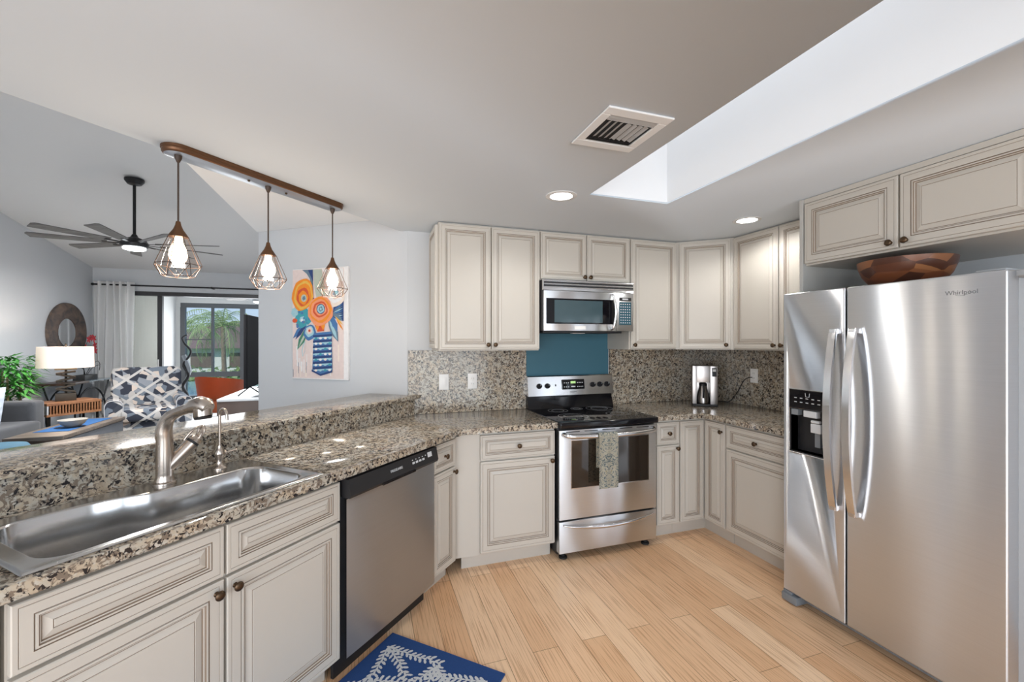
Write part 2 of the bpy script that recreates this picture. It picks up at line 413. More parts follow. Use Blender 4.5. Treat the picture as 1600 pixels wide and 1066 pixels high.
# ------------------------------------------------------------------ room shell
ZC = 2.255
e = lambda v: (v.x, v.y)
cut0 = NP(-3, -2.0)
kitfloor = [e(NP(-.55, -1.99)), e(NP(5.6, -1.99)), (.2, -2.4), (3.03, -2.4), (3.03, 3.24), (.3, 3.24)]
p_end = NP(6.2, -1.99)
struct('floor', MB().prism([e(NP(-.60, -1.99)), e(NP(6.6, -1.99)), (3.03, -2.4), (3.03, 3.25)], -.06, 0), FLOORM, 'honey coloured bamboo plank kitchen floor')
struct('floor', MB().prism([e(NP(-.60, -1.99)), (.5, 3.25), (.5, 8.6), (-4.1, 8.6), (-4.1, -2.4), e(NP(6.6, -1.99))], -.06, 0), TILE, 'pale glossy tiled living room floor')
struct('wall_back', MB().box(.27, 3.13, 3.24, 3.36, 0, 2.5), WALL)
struct('wall_right', MB().box(3.03, 3.15, -2.5, 3.36, 0, 2.5), WALL)
# blue accent paint patch behind the range
struct('trim_1', MB().box(1.192, 1.938, 3.228, 3.2399, .9, 1.9), BLUEW, 'teal blue painted wall panel behind the range')
# angled painting wall
WR = math.atan2(-.6, .8)
WO = Vector((.27, 3.24)); WD = Vector((-.8, .6)); WNb = Vector((.6, .8))
def WP(r_, t=0): return e(WO + WD * r_ + WNb * t)
struct('wall_angled', MB().prism([WP(0), WP(1.42), WP(1.42, .12), WP(-.05, .12)], 0, 2.5), WALL, 'angled grey wall that holds the flower painting')
struct('wall_television', MB().box(-.87, -.75, 4.1, 8.49, 0, 4), WALL)
# living room
vz = lambda y: 2.60 + .204 * (8.49 - y)
mb = MB(); 
def yz_prism(mb, poly, x0, x1, m=0):
    a = [mb.v((x0, y, z)) for y, z in poly]; b_ = [mb.v((x1, y, z)) for y, z in poly]; mb.f(a, m); mb.f(b_[::-1], m)
    for i in range(len(poly)): mb.f([a[i], b_[i], b_[(i + 1) % len(poly)], a[(i + 1) % len(poly)]], m)
yz_prism(mb, [(-2.5, 0), (8.6, 0), (8.6, vz(8.6)), (-2.5, vz(-2.5))], -4.21, -4.09)
struct('wall_left', mb, WALL)
mb = MB(); yz_prism(mb, [(-2.5, vz(-2.5)), (8.6, vz(8.6)), (8.6, vz(8.6) + .12), (-2.5, vz(-2.5) + .12)], -4.2, 1.5)
struct('ceiling', mb, LCEIL, 'vaulted grey living room ceiling')
# far wall with slider opening X -3.75..-1.0, z<2.25
mb = MB(); mb.box(-4.09, -3.75, 8.49, 8.61, 0, 2.66); mb.box(-3.75, -1.0, 8.49, 8.61, 2.25, 2.66); mb.box(-1.0, .5, 8.49, 8.61, 0, 2.66)
struct('wall_far', mb, WALL)
# kitchen ceiling with skylight hole
kc = MB().prism([e(NP(-.85, -2.084)), e(NP(6.3, -2.084)), (3.1, -2.4), (3.1, 3.3)], ZC, ZC + .012).build('ceiling', CEIL)
SK = (1.155, 1.675, .25, 2.13)
bool_diff(kc, MB().box(SK[0], SK[1], SK[2], SK[3], 2, 3)); tag(kc, 'flat white kitchen ceiling', kind='structure')
mb = MB()
for (a, b_, c, d) in ((SK[0] - .05, SK[0], SK[2] - .05, SK[3] + .05), (SK[1], SK[1] + .05, SK[2] - .05, SK[3] + .05), (SK[0], SK[1], SK[3], SK[3] + .05), (SK[0], SK[1], SK[2] - .05, SK[2])):
    mb.box(a, b_, c, d, ZC + .0122, 3.35)
struct('trim_2', mb, SHAFT_SOFFIT, 'white skylight shaft in the kitchen ceiling')
# flat soffit over bar, its paler colour stands in for pendant light
A = WP(.05); B = (-.88, 2.10 - .0); C = WP(1.438)
struct('ceiling', MB().prism([e(NP(-.72, -2.084)), (-.88, (2.084 - .638) / .6884), (-.88, 4.10), WP(1.42), WP(0), (.35, 3.24)], 2.36, 2.5), SHAFT_SOFFIT, 'lower flat ceiling above the breakfast bar, whitened for pendant glow')
mb = MB(); mb.prism([(-.88, 2.1), (-.80, 2.1), (-.80, 8.5), (-.88, 8.5)], 2.5, 4.0)
struct('wall_soffit', mb, WALL)
mb = MB(); mb.prism([e(NP(-.9, -2.084)), e(NP(6.4, -2.084)), e(NP(6.4, -1.98)), e(NP(-.9, -1.98))], ZC + .013, 4.9)
struct('wall_header', mb, WALL)
# rear wall out of view, openings added for the fill lamps
mb = MB(); mb.box(-4.1, -3.8, -2.5, -2.4, 0, 5); mb.box(-3.8, -.6, -2.5, -2.4, 2.5, 5); mb.box(-.6, .2, -2.5, -2.4, 0, 5); mb.box(.2, 2.4, -2.5, -2.4, 2.4, 5); mb.box(2.4, 3.1, -2.5, -2.4, 0, 5)
struct('wall_rear', mb, WALL)
# knee wall under the bar
struct('wall_knee', MB().prism([e(NP(-.30, -1.99)), e(NP(2.75, -1.99)), e(NP(2.75, -2.12)), e(NP(-.42, -2.12))], 0, 1.03), WALL)

# ------------------------------------------------------------------ cabinets
RINGS = [(0, .02, 0), (0, .003, 0), (.003, 0, 0), (.0135, 0, 0), (.0145, .0015, 1), (.0158, .0015, 1), (.0168, 0, 0), (.044, 0, 0), (.045, .003, 1), (.0475, .003, 1),
         (.0485, -.0005, 0), (.054, -.0005, 0), (.0555, .003, 1), (.0575, .004, 1), (.0605, .005, 0), (.0620, .008, 1), (.0640, .008, 1), (.0655, .0075, 0), (.084, .0025, 0), (.085, .004, 1), (.0868, .004, 1), (.088, .0025, 0)]
def panel(mb, x0, x1, z0, z1, k=1, y=0):
    prev = None
    for ins, yy, g in RINGS:
        i = ins * k
        ring = [mb.v(p) for p in ((x0 + i, y + yy, z0 + i), (x1 - i, y + yy, z0 + i), (x1 - i, y + yy, z1 - i), (x0 + i, y + yy, z1 - i))]
        if prev is None: mb.f(ring, 0)
        else:
            mt = 1 if (g and pg) or (g and not pg and abs(yy - py) > .002) else 0
            for j in range(4): mb.f([prev[j], prev[(j + 1) % 4], ring[(j + 1) % 4], ring[j]], mt)
        prev = ring; pg = g; py = yy
    mb.f(prev, 0)
    return mb
def knob(parent, x, z, y=0, mt=None, sc=1):
    p = [(.0045, 0), (.0085, -.001), (.0065, -.004), (.005, -.009), (.0055, -.013), (.012, -.017), (.0155, -.021), (.015, -.024), (.011, -.0275), (.004, -.029)]
    o = MB().lathe([(a * sc, b_ * sc) for a, b_ in p], (x, y, z), 'Y', 16).build('knob', BRONZE, parent, 60)
    return o
def front(parent, kind, x0, x1, z0, z1, k, kn=None):
    mb = MB(); panel(mb, x0, x1, z0, z1, k)
    o = mb.build(kind, [CAB, GLZ], parent, flat=True)
    if kn: knob(o, *kn)
    return o
def cabinet(name, label, loc, rz, w, depth, z0, z1, fronts, toe=False, extra=None, group=None, bodybox=None):
    t = thing(name, label, 'cabinet', loc, rz, group)
    mb = MB()
    bx0, bx1 = bodybox or (0, w)
    mb.box(bx0, bx1, .0205, depth, z0, z1, bev=.0015, seg=1)
    if extra: extra(mb)
    mb.build('body', [CAB, GLZ], t)
    if toe: MB().box(bx0, bx1, .09, .105, 0, z0 - .001).build('toe_kick', CAB, t)
    for f_ in fronts: front(t, *f_)
    return t
DZ = (.118, .690); RZ = (.700, .858)
# back wall, left of the range
def flr(mb): mb.box(-.158, -.010, .020, .03, .105, .872)
cabinet('base_cabinet', 'cream base cabinet with one drawer and one door, left of the range', (.663, 2.62, 0), 0, .512, .60, .105, .874,
        [('drawer', .003, .509, *RZ, .72, (.256, .779)), ('door', .003, .509, *DZ, 1, (.485, .665))], True, flr, bodybox=(-.10, .512))
# peninsula small cabinet
w = .2426
cabinet('base_cabinet', 'narrow cream base cabinet between dishwasher and corner filler', PF(.2726, 0), PROT, .262, .5, .105, .874,
        [('drawer', .004, w - .006, *RZ, .62, (w / 2, .779)), ('door', .004, w - .006, *DZ, .85, (w - .028, .665))], True)
# sink cabinet
t = cabinet('sink_cabinet', 'wide cream sink base cabinet with two doors below the sink', PF(1.870, 0), PROT, .940, .52, .105, .66,
        [('drawer_front', .004, .468, .697, .858, .82), ('drawer_front', .477, .941, .697, .858, .82),
         ('door', .004, .468, .118, .687, 1, (.443, .652)), ('door', .477, .941, .118, .687, 1, (.502, .652))], True,
        lambda mb: (mb.box(0, .94, .0205, .03, .66, .874), mb.box(0, .012, .03, .52, .66, .874), mb.box(.928, .94, .03, .52, .66, .874)))
MB().box(-.60, -.012, .012, .5, .105, .874, bev=.002).box(-.60, -.012, .09, .105, 0, .104).build('filler_panel', CAB, t)
# right of range
cabinet('base_cabinet', 'slim cream base cabinet right of the range with small square drawer', (1.958, 2.62, 0), 0, .216, .60, .105, .874,
        [('drawer', .016, .209, *RZ, .62, (.115, .779)), ('door', .016, .209, *DZ, .8, (.188, .665))], True)
# corner cabinet (lazy susan, folding door)
t = thing('corner_cabinet', 'cream corner base cabinet with two tall narrow folding door leaves', 'cabinet', (2.176, 2.62, 0), 0)
MB().prism([(0, .0205), (.239, .0205), (.239, -.193), (.84, -.193), (.84, .60), (0, .60)], .105, .874).build('body', CAB, t)
MB().prism([(0, .09), (.305, .09), (.305, -.193), (.32, -.193), (.32, .105), (0, .105)], 0, .104).build('toe_kick', CAB, t)
front(t, 'door', .004, .214, .118, .858, .8)
o = front(t, 'door', 0, .188, .118, .858, .8, (.164, .80))
o.location = (.219, -.004, 0); o.rotation_euler = (0, 0, R(-90))
# right wall base
cabinet('base_cabinet', 'wide cream base cabinet with drawer and door beside the refrigerator', (2.395, 2.424, 0), R(-90), .595, .62, .105, .874,
        [('drawer', .012, .585, *RZ, .8, (.26, .779)), ('door', .012, .585, *DZ, 1)], True)

# upper cabinets
UZ = (1.392, 2.240)
def upper(label, loc, rz, w, depth, fronts, z0=1.382, z1=2.2515, extra=None, name='wall_cabinet'):
    return cabinet(name, label, loc, rz, w, depth, z0, z1, fronts, extra=extra)
t = upper('tall cream two-door wall cabinet left of the microwave', (.45, 2.89, 0), 0, .724, .348,
      [('door', .004, .358, *UZ, .82, (.337, 1.424)), ('door', .366, .722, *UZ, .82, (.388, 1.424))])
o = MB(); panel(o, .03, .335, 1.40, 2.235, .75); o = o.build('end_panel', [CAB, GLZ], t, flat=True); o.location = (-.022, .365, 0); o.rotation_euler = (0, 0, R(-90))
t2 = upper('short cream two-door wall cabinet above the microwave', (1.178, 2.89, 0), 0, .751, .348,
      [('door', .006, .372, 1.900, 2.240, .72, (.352, 1.925)), ('door', .380, .746, 1.900, 2.240, .72, (.400, 1.925))], z0=1.893)
upper('tall cream single-door wall cabinet right of the microwave', (1.932, 2.89, 0), 0, .44, .348, [('door', .008, .430, *UZ, .82, (.032, 1.42))])
# diagonal corner
pa = Vector((2.374, 2.89)); pb = Vector((2.675, 2.632)); dv = pb - pa
t = thing('corner_wall_cabinet', 'diagonal cream corner wall cabinet above the coffee maker', 'cabinet', (pa.x, pa.y, 0), math.atan2(dv.y, dv.x))
Mi = Matrix.Rotation(-math.atan2(dv.y, dv.x), 4, 'Z') @ Matrix.Translation((-pa.x, -pa.y, 0))
ll = dv.length
mb = MB(); mb.M = Mi; q0 = pa + Vector((.003, .022)); q1 = pb + Vector((.022, .003))
mb.prism([e(q0), (q1.x, q1.y), (3.026, q1.y), (3.026, 3.236), (q0.x, 3.236)], 1.382, 2.2515); mb.build('body', CAB, t)
front(t, 'door', .012, ll - .012, *UZ, .82, (ll - .045, 1.42))
upper('tall cream two-door wall cabinet on the right wall, partly behind refrigerator', (2.675, 2.628, 0), R(-90), .80, .351,
      [('door', .004, .386, *UZ, .82, (.362, 1.42)), ('door', .394, .795, *UZ, .82, (.42, 1.42))])
# over-fridge cabinet
t = upper('deep cream two-door cabinet above the refrigerator and wooden bowl', (2.338, 1.80, 0), R(-90), .935, .69,
      [('door', .006, .459, 1.885, 2.222, .95, (.432, 1.912)), ('door', .468, .93, 1.885, 2.222, .95, (.495, 1.912))], z0=1.875,
      extra=lambda mb: mb.box(0, .935, .008, .021, 2.226, 2.2515))
tag(MB().box(2.338, 3.026, 1.8015, 1.822, 0, 2.2515, bev=.001, seg=1).build('tall_end_panel', mat('panel_grey', (.50, .50, .48), .5, noise=.02)), 'tall grey side panel between wall cabinets and refrigerator alcove', 'panel')

# ------------------------------------------------------------------ countertops
GR = [GRAN]
def slab(name, poly, z0, z1, label, cat, edge=.008):
    mb = MB(); mb.prism(poly, z0, z1)
    es = [ed for ed in mb.bm.edges if abs(ed.verts[0].co.z - z1) < 1e-5 and abs(ed.verts[1].co.z - z1) < 1e-5] + [ed for ed in mb.bm.edges if abs(ed.verts[0].co.z - z0) < 1e-5 and abs(ed.verts[1].co.z - z0) < 1e-5]
    bmesh.ops.bevel(mb.bm, geom=es, offset=edge, segments=3, profile=.5, affect='EDGES')
    return tag(mb.build(name, GR), label, cat)
xf = (-1.395 + 1.7854 + .0012) / .7254
corner = (( -1.395 + .6884 * 2.595) / .7254, 2.595)
ct = slab('countertop', [(1.183, 3.238), (1.183, 2.595), corner, e(NP(2.6, -1.395)), e(NP(2.6, -1.988)), ((-1.988 + .6884 * 3.238) / .7254, 3.238)], .876, .914,
          'L-shaped speckled granite countertop with the sink, left of the range', 'countertop', .007)
SL, SR = 1.85, 1.01
def sinkpoly(s0, s1, t0, t1): return [e(NP(s0, -1.42 - t0)), e(NP(s1, -1.42 - t0)), e(NP(s1, -1.42 - t1)), e(NP(s0, -1.42 - t1))]
bool_diff(ct, MB().prism(sinkpoly(1.83, 1.03, .022, .49), .8, 1.0))
slab('countertop', [(1.955, 2.595), (2.37, 2.595), (2.37, 1.83), (3.027, 1.83), (3.027, 3.238), (1.955, 3.238)], .876, .914, 'L-shaped granite countertop under the coffee maker, right of the range', 'countertop', .007)
# backsplashes
tag(MB().box(.278, 1.19, 3.216, 3.2395, .9145, 1.381).build('backsplash', GR), 'tall speckled granite backsplash left of the range', 'backsplash')
mb = MB(); mb.box(1.950, 3.004, 3.216, 3.2395, .9145, 1.381); mb.box(3.004, 3.0285, 1.83, 3.2395, .9145, 1.381)
tag(mb.build('backsplash', GR), 'granite backsplash wrapping the corner behind the coffee maker', 'backsplash')
mb = MB(); mb.prism([e(NP(-.28, -1.972)), e(NP(2.6, -1.972)), e(NP(2.6, -1.9895)), e(NP(-.28, -1.9895))], .9145, 1.0285)
tag(mb.build('backsplash', GR), 'low granite backsplash under the raised bar top behind the sink', 'backsplash')
fx = (-1.945 + .6884 * 3.214) / .7254
slab('bar_top', [(fx, 3.214), e(NP(2.7, -1.945)), e(NP(2.7, -2.355)), WP(.322, -.002), WP(0.0, -.002), (.276, 3.214)], 1.030, 1.056, 'long raised granite bar top between kitchen and living room', 'bar top', .006)

# outlets and switch
def plate(label, name, loc, rz, kind):
    t = thing(name, label, 'switch' if kind == 's' else 'outlet', loc, rz)
    MB().box(-.036, .036, -.006, 0, -.058, .058, bev=.002).build('cover_plate', PLATE, t)
    if kind == 's': MB().box(-.017, .017, -.010, -.0061, -.033, .033, bev=.0015).build('rocker', PLATE, t)
    else:
        for zz in (-.02, .02):
            mb = MB(); mb.lathe([(.016, -.0061), (.016, -.0082), (.015, -.0086)], (0, 0, zz), 'Y', 16)
            for xx in (-.006, .006): mb.box(xx - .001, xx + .001, -.0092, -.0087, zz - .003, zz + .006, 1)
            mb.build('socket', [PLATE, BLACK], t)
    return t
plate('white rocker light switch on the backsplash, left one of the pair', 'light_switch', (.535, 3.2155, 1.145), 0, 's')
plate('white electrical outlet on the backsplash beside the light switch', 'wall_outlet', (.752, 3.2155, 1.145), 0, 'o')
ot = plate('white outlet on the right backsplash with black cord plugged in', 'wall_outlet', (3.0035, 2.73, 1.165), R(-90), 'o')
tag(MB().tube(smoothpath([(3.003, 2.745, 1.15), (2.975, 2.76, 1.148), (2.965, 2.80, 1.12), (2.97, 2.86, 1.03), (2.955, 2.93, .935), (2.92, 2.98, .925), (2.80, 2.99, .925)], 6), .0035, 8).build('power_cord', BLACK), 'black power cord from the right outlet to the coffee maker', 'cord')

# ------------------------------------------------------------------ range
t = thing('range', 'stainless steel electric range with black glass cooktop between base cabinets', 'range', (1.187, 2.585, 0), 0)
RW = .756
MB().box(.002, RW - .002, .045, .63, .03, .895, bev=.003).build('body', BLACK, t)
mb = MB(); mb.box(0, RW, .0, .655, .897, .914, bev=.006, seg=3); mb.box(-.003, RW + .003, -.022, .016, .872, .914, bev=.012, seg=4)
mb.build('cooktop', BGLASS, t)
mb = MB()
for (cx, cy, rr) in ((.20, .20, .105), (.20, .46, .075), (.56, .20, .08), (.56, .46, .105), (.38, .50, .045)):
    for r2 in (rr, rr * .62): mb.lathe([(r2, .9142), (r2, .9144), (r2 + .0022, .9144), (r2 + .0022, .9142)], (cx, cy, 0), 'Z', 40, annular=True)
mb.build('burner_rings', GREYM, t)
# backguard
mb = MB(); yz_prism(mb, [(.565, .905), (.60, .99), (.60, 1.02), (.652, 1.02), (.652, .905)], 0, RW); mb.build('backguard_base', BGLASS, t)
mb = MB(); yz_prism(mb, [(.572, 1.015), (.592, 1.165), (.60, 1.172), (.652, 1.172), (.652, 1.015)], 0, RW)
bgp = mb.build('control_panel', STEELH, t)
sl = math.atan2(.02, .15)
pf = bpy.data.objects.new
Mt = Matrix.Translation((0, .572, 1.015)) @ Matrix.Rotation(-sl, 4, 'X')
def onpanel(mb): mb.M = Mt; return mb
for xx in (.095, .165, .570, .635, .700):
    mb = onpanel(MB()); mb.lathe([(.021, -.001), (.021, -.006), (.017, -.008), (.016, -.024), (.013, -.026)], (xx, 0, .078), 'Y', 20); mb.box(xx - .0035, xx + .0035, -.034, -.02, .062, .094, bev=.001, seg=1)
    mb.box(xx - .001, xx + .001, -.0347, -.0342, .08, .094, 1)
    mb.build('knob', [KNOBB, LTGREY], bgp)
mb = onpanel(MB()); mb.box(.29, .49, -.004, -.0005, .045, .125, 0, bev=.006)
for i in range(4):
    for j in range(2):
        for x0 in ((.308 + i * .018) if i < 3 else None, .425 + i * .015):
            if x0 is not None: mb.box(x0, x0 + .008, -.0046, -.0041, .062 + j * .032, .069 + j * .032, 1)
mb.box(.368, .412, -.0046, -.0041, .092, .110, 2); mb.box(.372, .408, -.0046, -.0041, .062, .072, 1)
mb.build('clock_display', [BGLASS, LTGREY, BLUEL], bgp)
onpanel(MB()).box(.232, .240, -.003, 0, .073, .088).build('indicator_light', BLACK, bgp)
o = text('brand_lettering', 'FRIGIDAIRE', .013, (.39, .5735, 1.039), (R(90) - sl, 0, 0), GREYM, bgp)
# oven door
mb = MB(); mb.box(.002, RW - .002, 0, .044, .270, .860, bev=.004)
od = mb.build('oven_door', STEEL, t)
mb = MB(); mb.box(.083, .693, -.0015, .002, .469, .796, 0, bev=.001, seg=1); mb.build('window_frame', STEELH, od)
mb = MB(); mb.box(.089, .687, -.0035, -.0005, .475, .790, 0, bev=.0005, seg=1); mb.build('window', OVENG, od)
hp = smoothpath([(.03, -.005, .835), (.06, -.040, .828), (.2, -.052, .822), (.378, -.055, .820), (.556, -.052, .822), (.696, -.040, .828), (.726, -.005, .835)], 6)
mb = MB(); mb.M = Matrix.Identity(4); mb.tube(hp, .0155, 12); mb.build('handle', STEELH, od)
mb = MB()
for i in range(5): mb.box(.05 + i * .135, .05 + i * .135 + .10, -.001, .01, .846, .851)
mb.build('vent_slots', BLACK, od)
# drawer
mb = MB(); mb.box(.002, RW - .002, .0, .05, .050, .258, bev=.004); dr = mb.build('drawer', STEEL, t)
def hfn(u, v):
    x = .03 + u * (RW - .06); bulge = math.sin(PI * u) ** .7
    a = v * 2 * PI
    return (x, -.004 - .026 * bulge + .012 * math.cos(a) * (.3 + .7 * bulge) - .004, .238 - .030 * bulge + .013 * math.sin(a) * (.35 + .65 * bulge))
mb = MB(); mb.grid(hfn, 28, 12); bmesh.ops.remove_doubles(mb.bm, verts=mb.bm.verts, dist=.0002); mb.build('handle', STEELH, dr)
for xx in (.05, RW - .06):
    for yy in (.05, .56): MB().lathe([(.028, 0), (.028, .012), (.014, .016), (.014, .03)], (xx, yy, 0), 'Z', 14).build('foot', FOAM, t)

# towel over oven handle
t = tag(bpy.data.objects.new('x', None), None)
bpy.data.objects.remove(t)
def tw(u, v):
    x = -.072 + .144 * u; wv = .003 * math.sin(u * 14 + v * 3)
    L = [(-.0, .0)]
    s_ = v * .62
    if s_ < .22: return (x, .020 - .001 + wv * .4, -.22 + s_)
    if s_ < .27: a = (s_ - .22) / .05 * PI; return (x, .0 + .019 * math.cos(a), .0185 * math.sin(a) + 0)
    return (x * (1 + .05 * (s_ - .27)), -.020 - wv - .004 * math.sin(min(1, (s_ - .27) / .35) * PI / 2) * .5, -(s_ - .27))
mb = MB(); mb.grid(tw, 16, 50)
r_ = bmesh.ops.solidify(mb.bm, geom=list(mb.bm.faces), thickness=.0025)
o = tag(mb.build('dish_towel', TOWEL), 'patterned blue and cream towel hanging over the oven handle', 'towel'); o.location = (1.187 + .325, 2.585 - .0545, .8262)

# ------------------------------------------------------------------ microwave
t = thing('microwave', 'over-the-range stainless microwave above the cooktop', 'microwave', (1.180, 2.837, 1.512), 0)
MB().box(.0, .742, .022, .398, .012, .377, bev=.003).build('body', BLACK, t)
mb = MB(); mb.box(.004, .742, 0, .022, .012, .300, bev=.003); md = mb.build('door', STEEL, t)
mb = MB(); mb.box(.022, .582, -.0015, .001, .062, .245, bev=.001, seg=1); mb.build('window', BGLASS, md)
mb = MB(); mb.box(.085, .475, -.0028, -.0016, .072, .233, bev=.0006, seg=1); mb.build('window_screen', mat('micro_screen', (.05, .085, .10), .1, noise=.1), md)
MB().box(.594, .5965, -.001, .0005, .013, .298).build('seam', BLACK, md)
mb = MB(); mb.tube(smoothpath([(.548, -.002, .025), (.556, -.026, .045), (.566, -.040, .155), (.556, -.026, .265), (.548, -.002, .285)], 6), .010, 10); mb.build('handle', STEELH, md)
mb = MB(); mb.box(.618, .722, -.002, .001, .060, .232, 0, bev=.001, seg=1)
for j in range(8):
    for i in range(5):
        mb.box(.628 + i * .019, .636 + i * .019, -.0028, -.0021, .072 + j * .020, .079 + j * .020, 1)
mb.build('keypad', [TEALK, LTGREY], md)
mb = MB(); mb.box(.618, .722, -.002, .001, .242, .266, 0); mb.box(.645, .695, -.0026, -.0021, .248, .26, 1); mb.build('display', [BLACK, LTGREY], md)
MB().box(.245, .335, -.003, .001, .022, .047, bev=.001, seg=1).build('badge', PLATE, md)
mb = MB(); mb.box(.0, .744, .002, .022, .303, .378, 0, bev=.001, seg=1)
for z in (.330, .352): mb.box(.004, .740, -.0015, .003, z, z + .011, 1)
for z in (.322, .343, .366): mb.box(.002, .742, -.006, .003, z - .001, z + .006, 2, bev=.001, seg=1)
mb.build('vent_grille', [STEEL, BLACK, STEELH], t)
mb = MB(); mb.box(.01, .66, .03, .38, -.004, .0119, bev=.002, seg=1); mb.box(.26, .36, .06, .10, -.007, -.0041, 1)
mb.build('underside', [BLACK, PLATE], t)

# ------------------------------------------------------------------ dishwasher
t = thing('dishwasher', 'stainless dishwasher with black control strip under the granite counter', 'dishwasher', PF(.918, -.018), PROT)
DWW = .642
MB().box(.004, DWW - .004, .035, .56, .105, .872, bev=.002).build('body', BLACK, t)
mb = MB()
def dwf(u, v): return (.006 + (DWW - .012) * u, .0 - .010 * math.sin(PI * u) * .6, .112 + .670 * v)
mb.grid(dwf, 16, 4); bmesh.ops.solidify(mb.bm, geom=list(mb.bm.faces), thickness=-.03)
dd = mb.build('door', STEEL, t, angle=50)
mb = MB(); yz_prism(mb, [(-.020, .788), (-.026, .80), (-.012, .866), (.03, .870), (.03, .788)], .004, DWW - .004); cp = mb.build('control_panel', BLACK, t)
MB().box(.20, .44, -.0275, -.019, .785, .797, bev=.002, seg=1).build('pocket_handle', BGLASS, cp)
sa = math.atan2(.014, .066)
text('brand_lettering', 'FRIGIDAIRE', .017, (.30, -.0206, .832), (R(90) - sa, 0, 0), LTGREY, cp)
mb = MB(); mb.M = Matrix.Translation((0, -.0262, .80)) @ Matrix.Rotation(-sa, 4, 'X')
for i, x in enumerate((.42, .447, .474, .501)): mb.box(x, x + .017, -.0015, .0005, .026, .036, 0)
mb.box(.55, .585, -.0015, .0005, .03, .055, 0)
for x in (.42, .447, .474, .501, .528): mb.box(x, x + .006, -.0015, .0005, .044, .048, 0)
mb.build('buttons', [LTGREY], cp)
MB().box(.004, DWW - .004, .075, .09, 0, .104).build('toe_kick', BLACK, t)

# ------------------------------------------------------------------ sink
t = thing('kitchen_sink', 'long stainless drop-in sink in the granite counter', 'sink', PF(1.85, 0, .914), PROT)
def sk(a):   # bowl outline param by angle list
    pass
def bowl_outline(inset=0.0, zs=0):
    x0, x1, y0 = .045 + inset, .80 - inset, .035 + inset
    rad = .075
    pts = []
    for cx, cy, a0 in ((x1 - rad, y0 + rad, -90),):
        pts += [(cx + rad * math.cos(R(a)), cy + rad * math.sin(R(a))) for a in range(a0, a0 + 91, 15)]
    yb = lambda x: (.448 - .080 / (1 + math.exp((x - .36) / -.035)) + .0 * x) - inset
    ytr = yb(x1 - rad)
    pts += [(x1 - rad + rad * math.cos(R(a)), ytr - rad + rad * math.sin(R(a))) for a in range(0, 91, 15)]
    xs = [x1 - rad - (x1 - x0 - 2 * rad) * i / 18 for i in range(1, 18)]
    pts += [(x, yb(x)) for x in xs]
    ytl = yb(x0 + rad)
    pts += [(x0 + rad + rad * math.cos(R(a)), ytl - rad + rad * math.sin(R(a))) for a in range(90, 181, 15)]
    pts += [(x0 + rad + rad * math.cos(R(a)), y0 + rad + rad * math.sin(R(a))) for a in range(180, 271, 15)]
    return pts
mb = MB()
levels = [(0.0, .0035), (.003, .002), (.006, -.004), (.010, -.10), (.013, -.165), (.030, -.186), (.034, -.188)]
rings = [[mb.v((x, y, z)) for x, y in bowl_outline(i_)] for i_, z in levels]
for A_, B_ in zip(rings, rings[1:]):
    for j in range(len(A_)): mb.f([A_[j], A_[(j + 1) % len(A_)], B_[(j + 1) % len(A_)], B_[j]])
mb.f(rings[-1])
bo = mb.build('basin', SINKM, t, angle=28)
# rim : outer rounded rectangle, bridged to bowl outline
mb = MB()
bo_pts = bowl_outline(0)
cxm, cym = .42, .24
def outer(px_, py_, g):
    # nearest direction projection on rounded rect
    X0, X1, Y0, Y1 = -.0 + g, .84 - g, .004 + g, .508 - g
    dx, dy = px_ - cxm, py_ - cym
    k = min((X1 - cxm) / dx if dx > 1e-9 else ((X0 - cxm) / dx if dx < -1e-9 else 9e9), (Y1 - cym) / dy if dy > 1e-9 else ((Y0 - cym) / dy if dy < -1e-9 else 9e9))
    return (cxm + dx * k, cym + dy * k)
# add corner fidelity: insert corner points by splitting angular list
ang = lambda p: math.atan2(p[1] - cym, p[0] - cxm)
X0, X1, Y0, Y1 = 0, .84, .004, .508
def rim_ring(pts, g, z): return [mb.v((*outer(x, y, g), z)) for x, y in pts]
# densify bowl outline with points at the angles of the outer corners
corners = [(X0, Y0), (X1, Y0), (X1, Y1), (X0, Y1)]
pts = list(bo_pts); newp = []
for i, p in enumerate(pts):
    q = pts[(i + 1) % len(pts)]; newp.append(p)
    for c in corners:
        a0, a1, ac = ang(p), ang(q), ang(c)
        d1 = (a1 - a0) % (2 * PI); dc = (ac - a0) % (2 * PI)
        if 0 < dc < d1 < PI:
            f_ = dc / d1; newp.append((p[0] + (q[0] - p[0]) * f_, p[1] + (q[1] - p[1]) * f_))
R0 = [mb.v((x, y, .0036)) for x, y in newp]
R1 = rim_ring(newp, .020, .0042); R1b = rim_ring(newp, .012, .0052); R2 = rim_ring(newp, .004, .0052); R3 = rim_ring(newp, 0, .0008)
for A_, B_ in ((R0, R1), (R1, R1b), (R1b, R2), (R2, R3)):
    for j in range(len(A_)): mb.f([A_[j], A_[(j + 1) % len(A_)], B_[(j + 1) % len(A_)], B_[j]])
mb.build('rim', SINKM, t, angle=50)
MB().lathe([(.045, -.1895), (.045, -.1875), (.038, -.1865), (.012, -.188)], (.30, .22, 0), 'Z', 24).build('drain', STEELH, t)

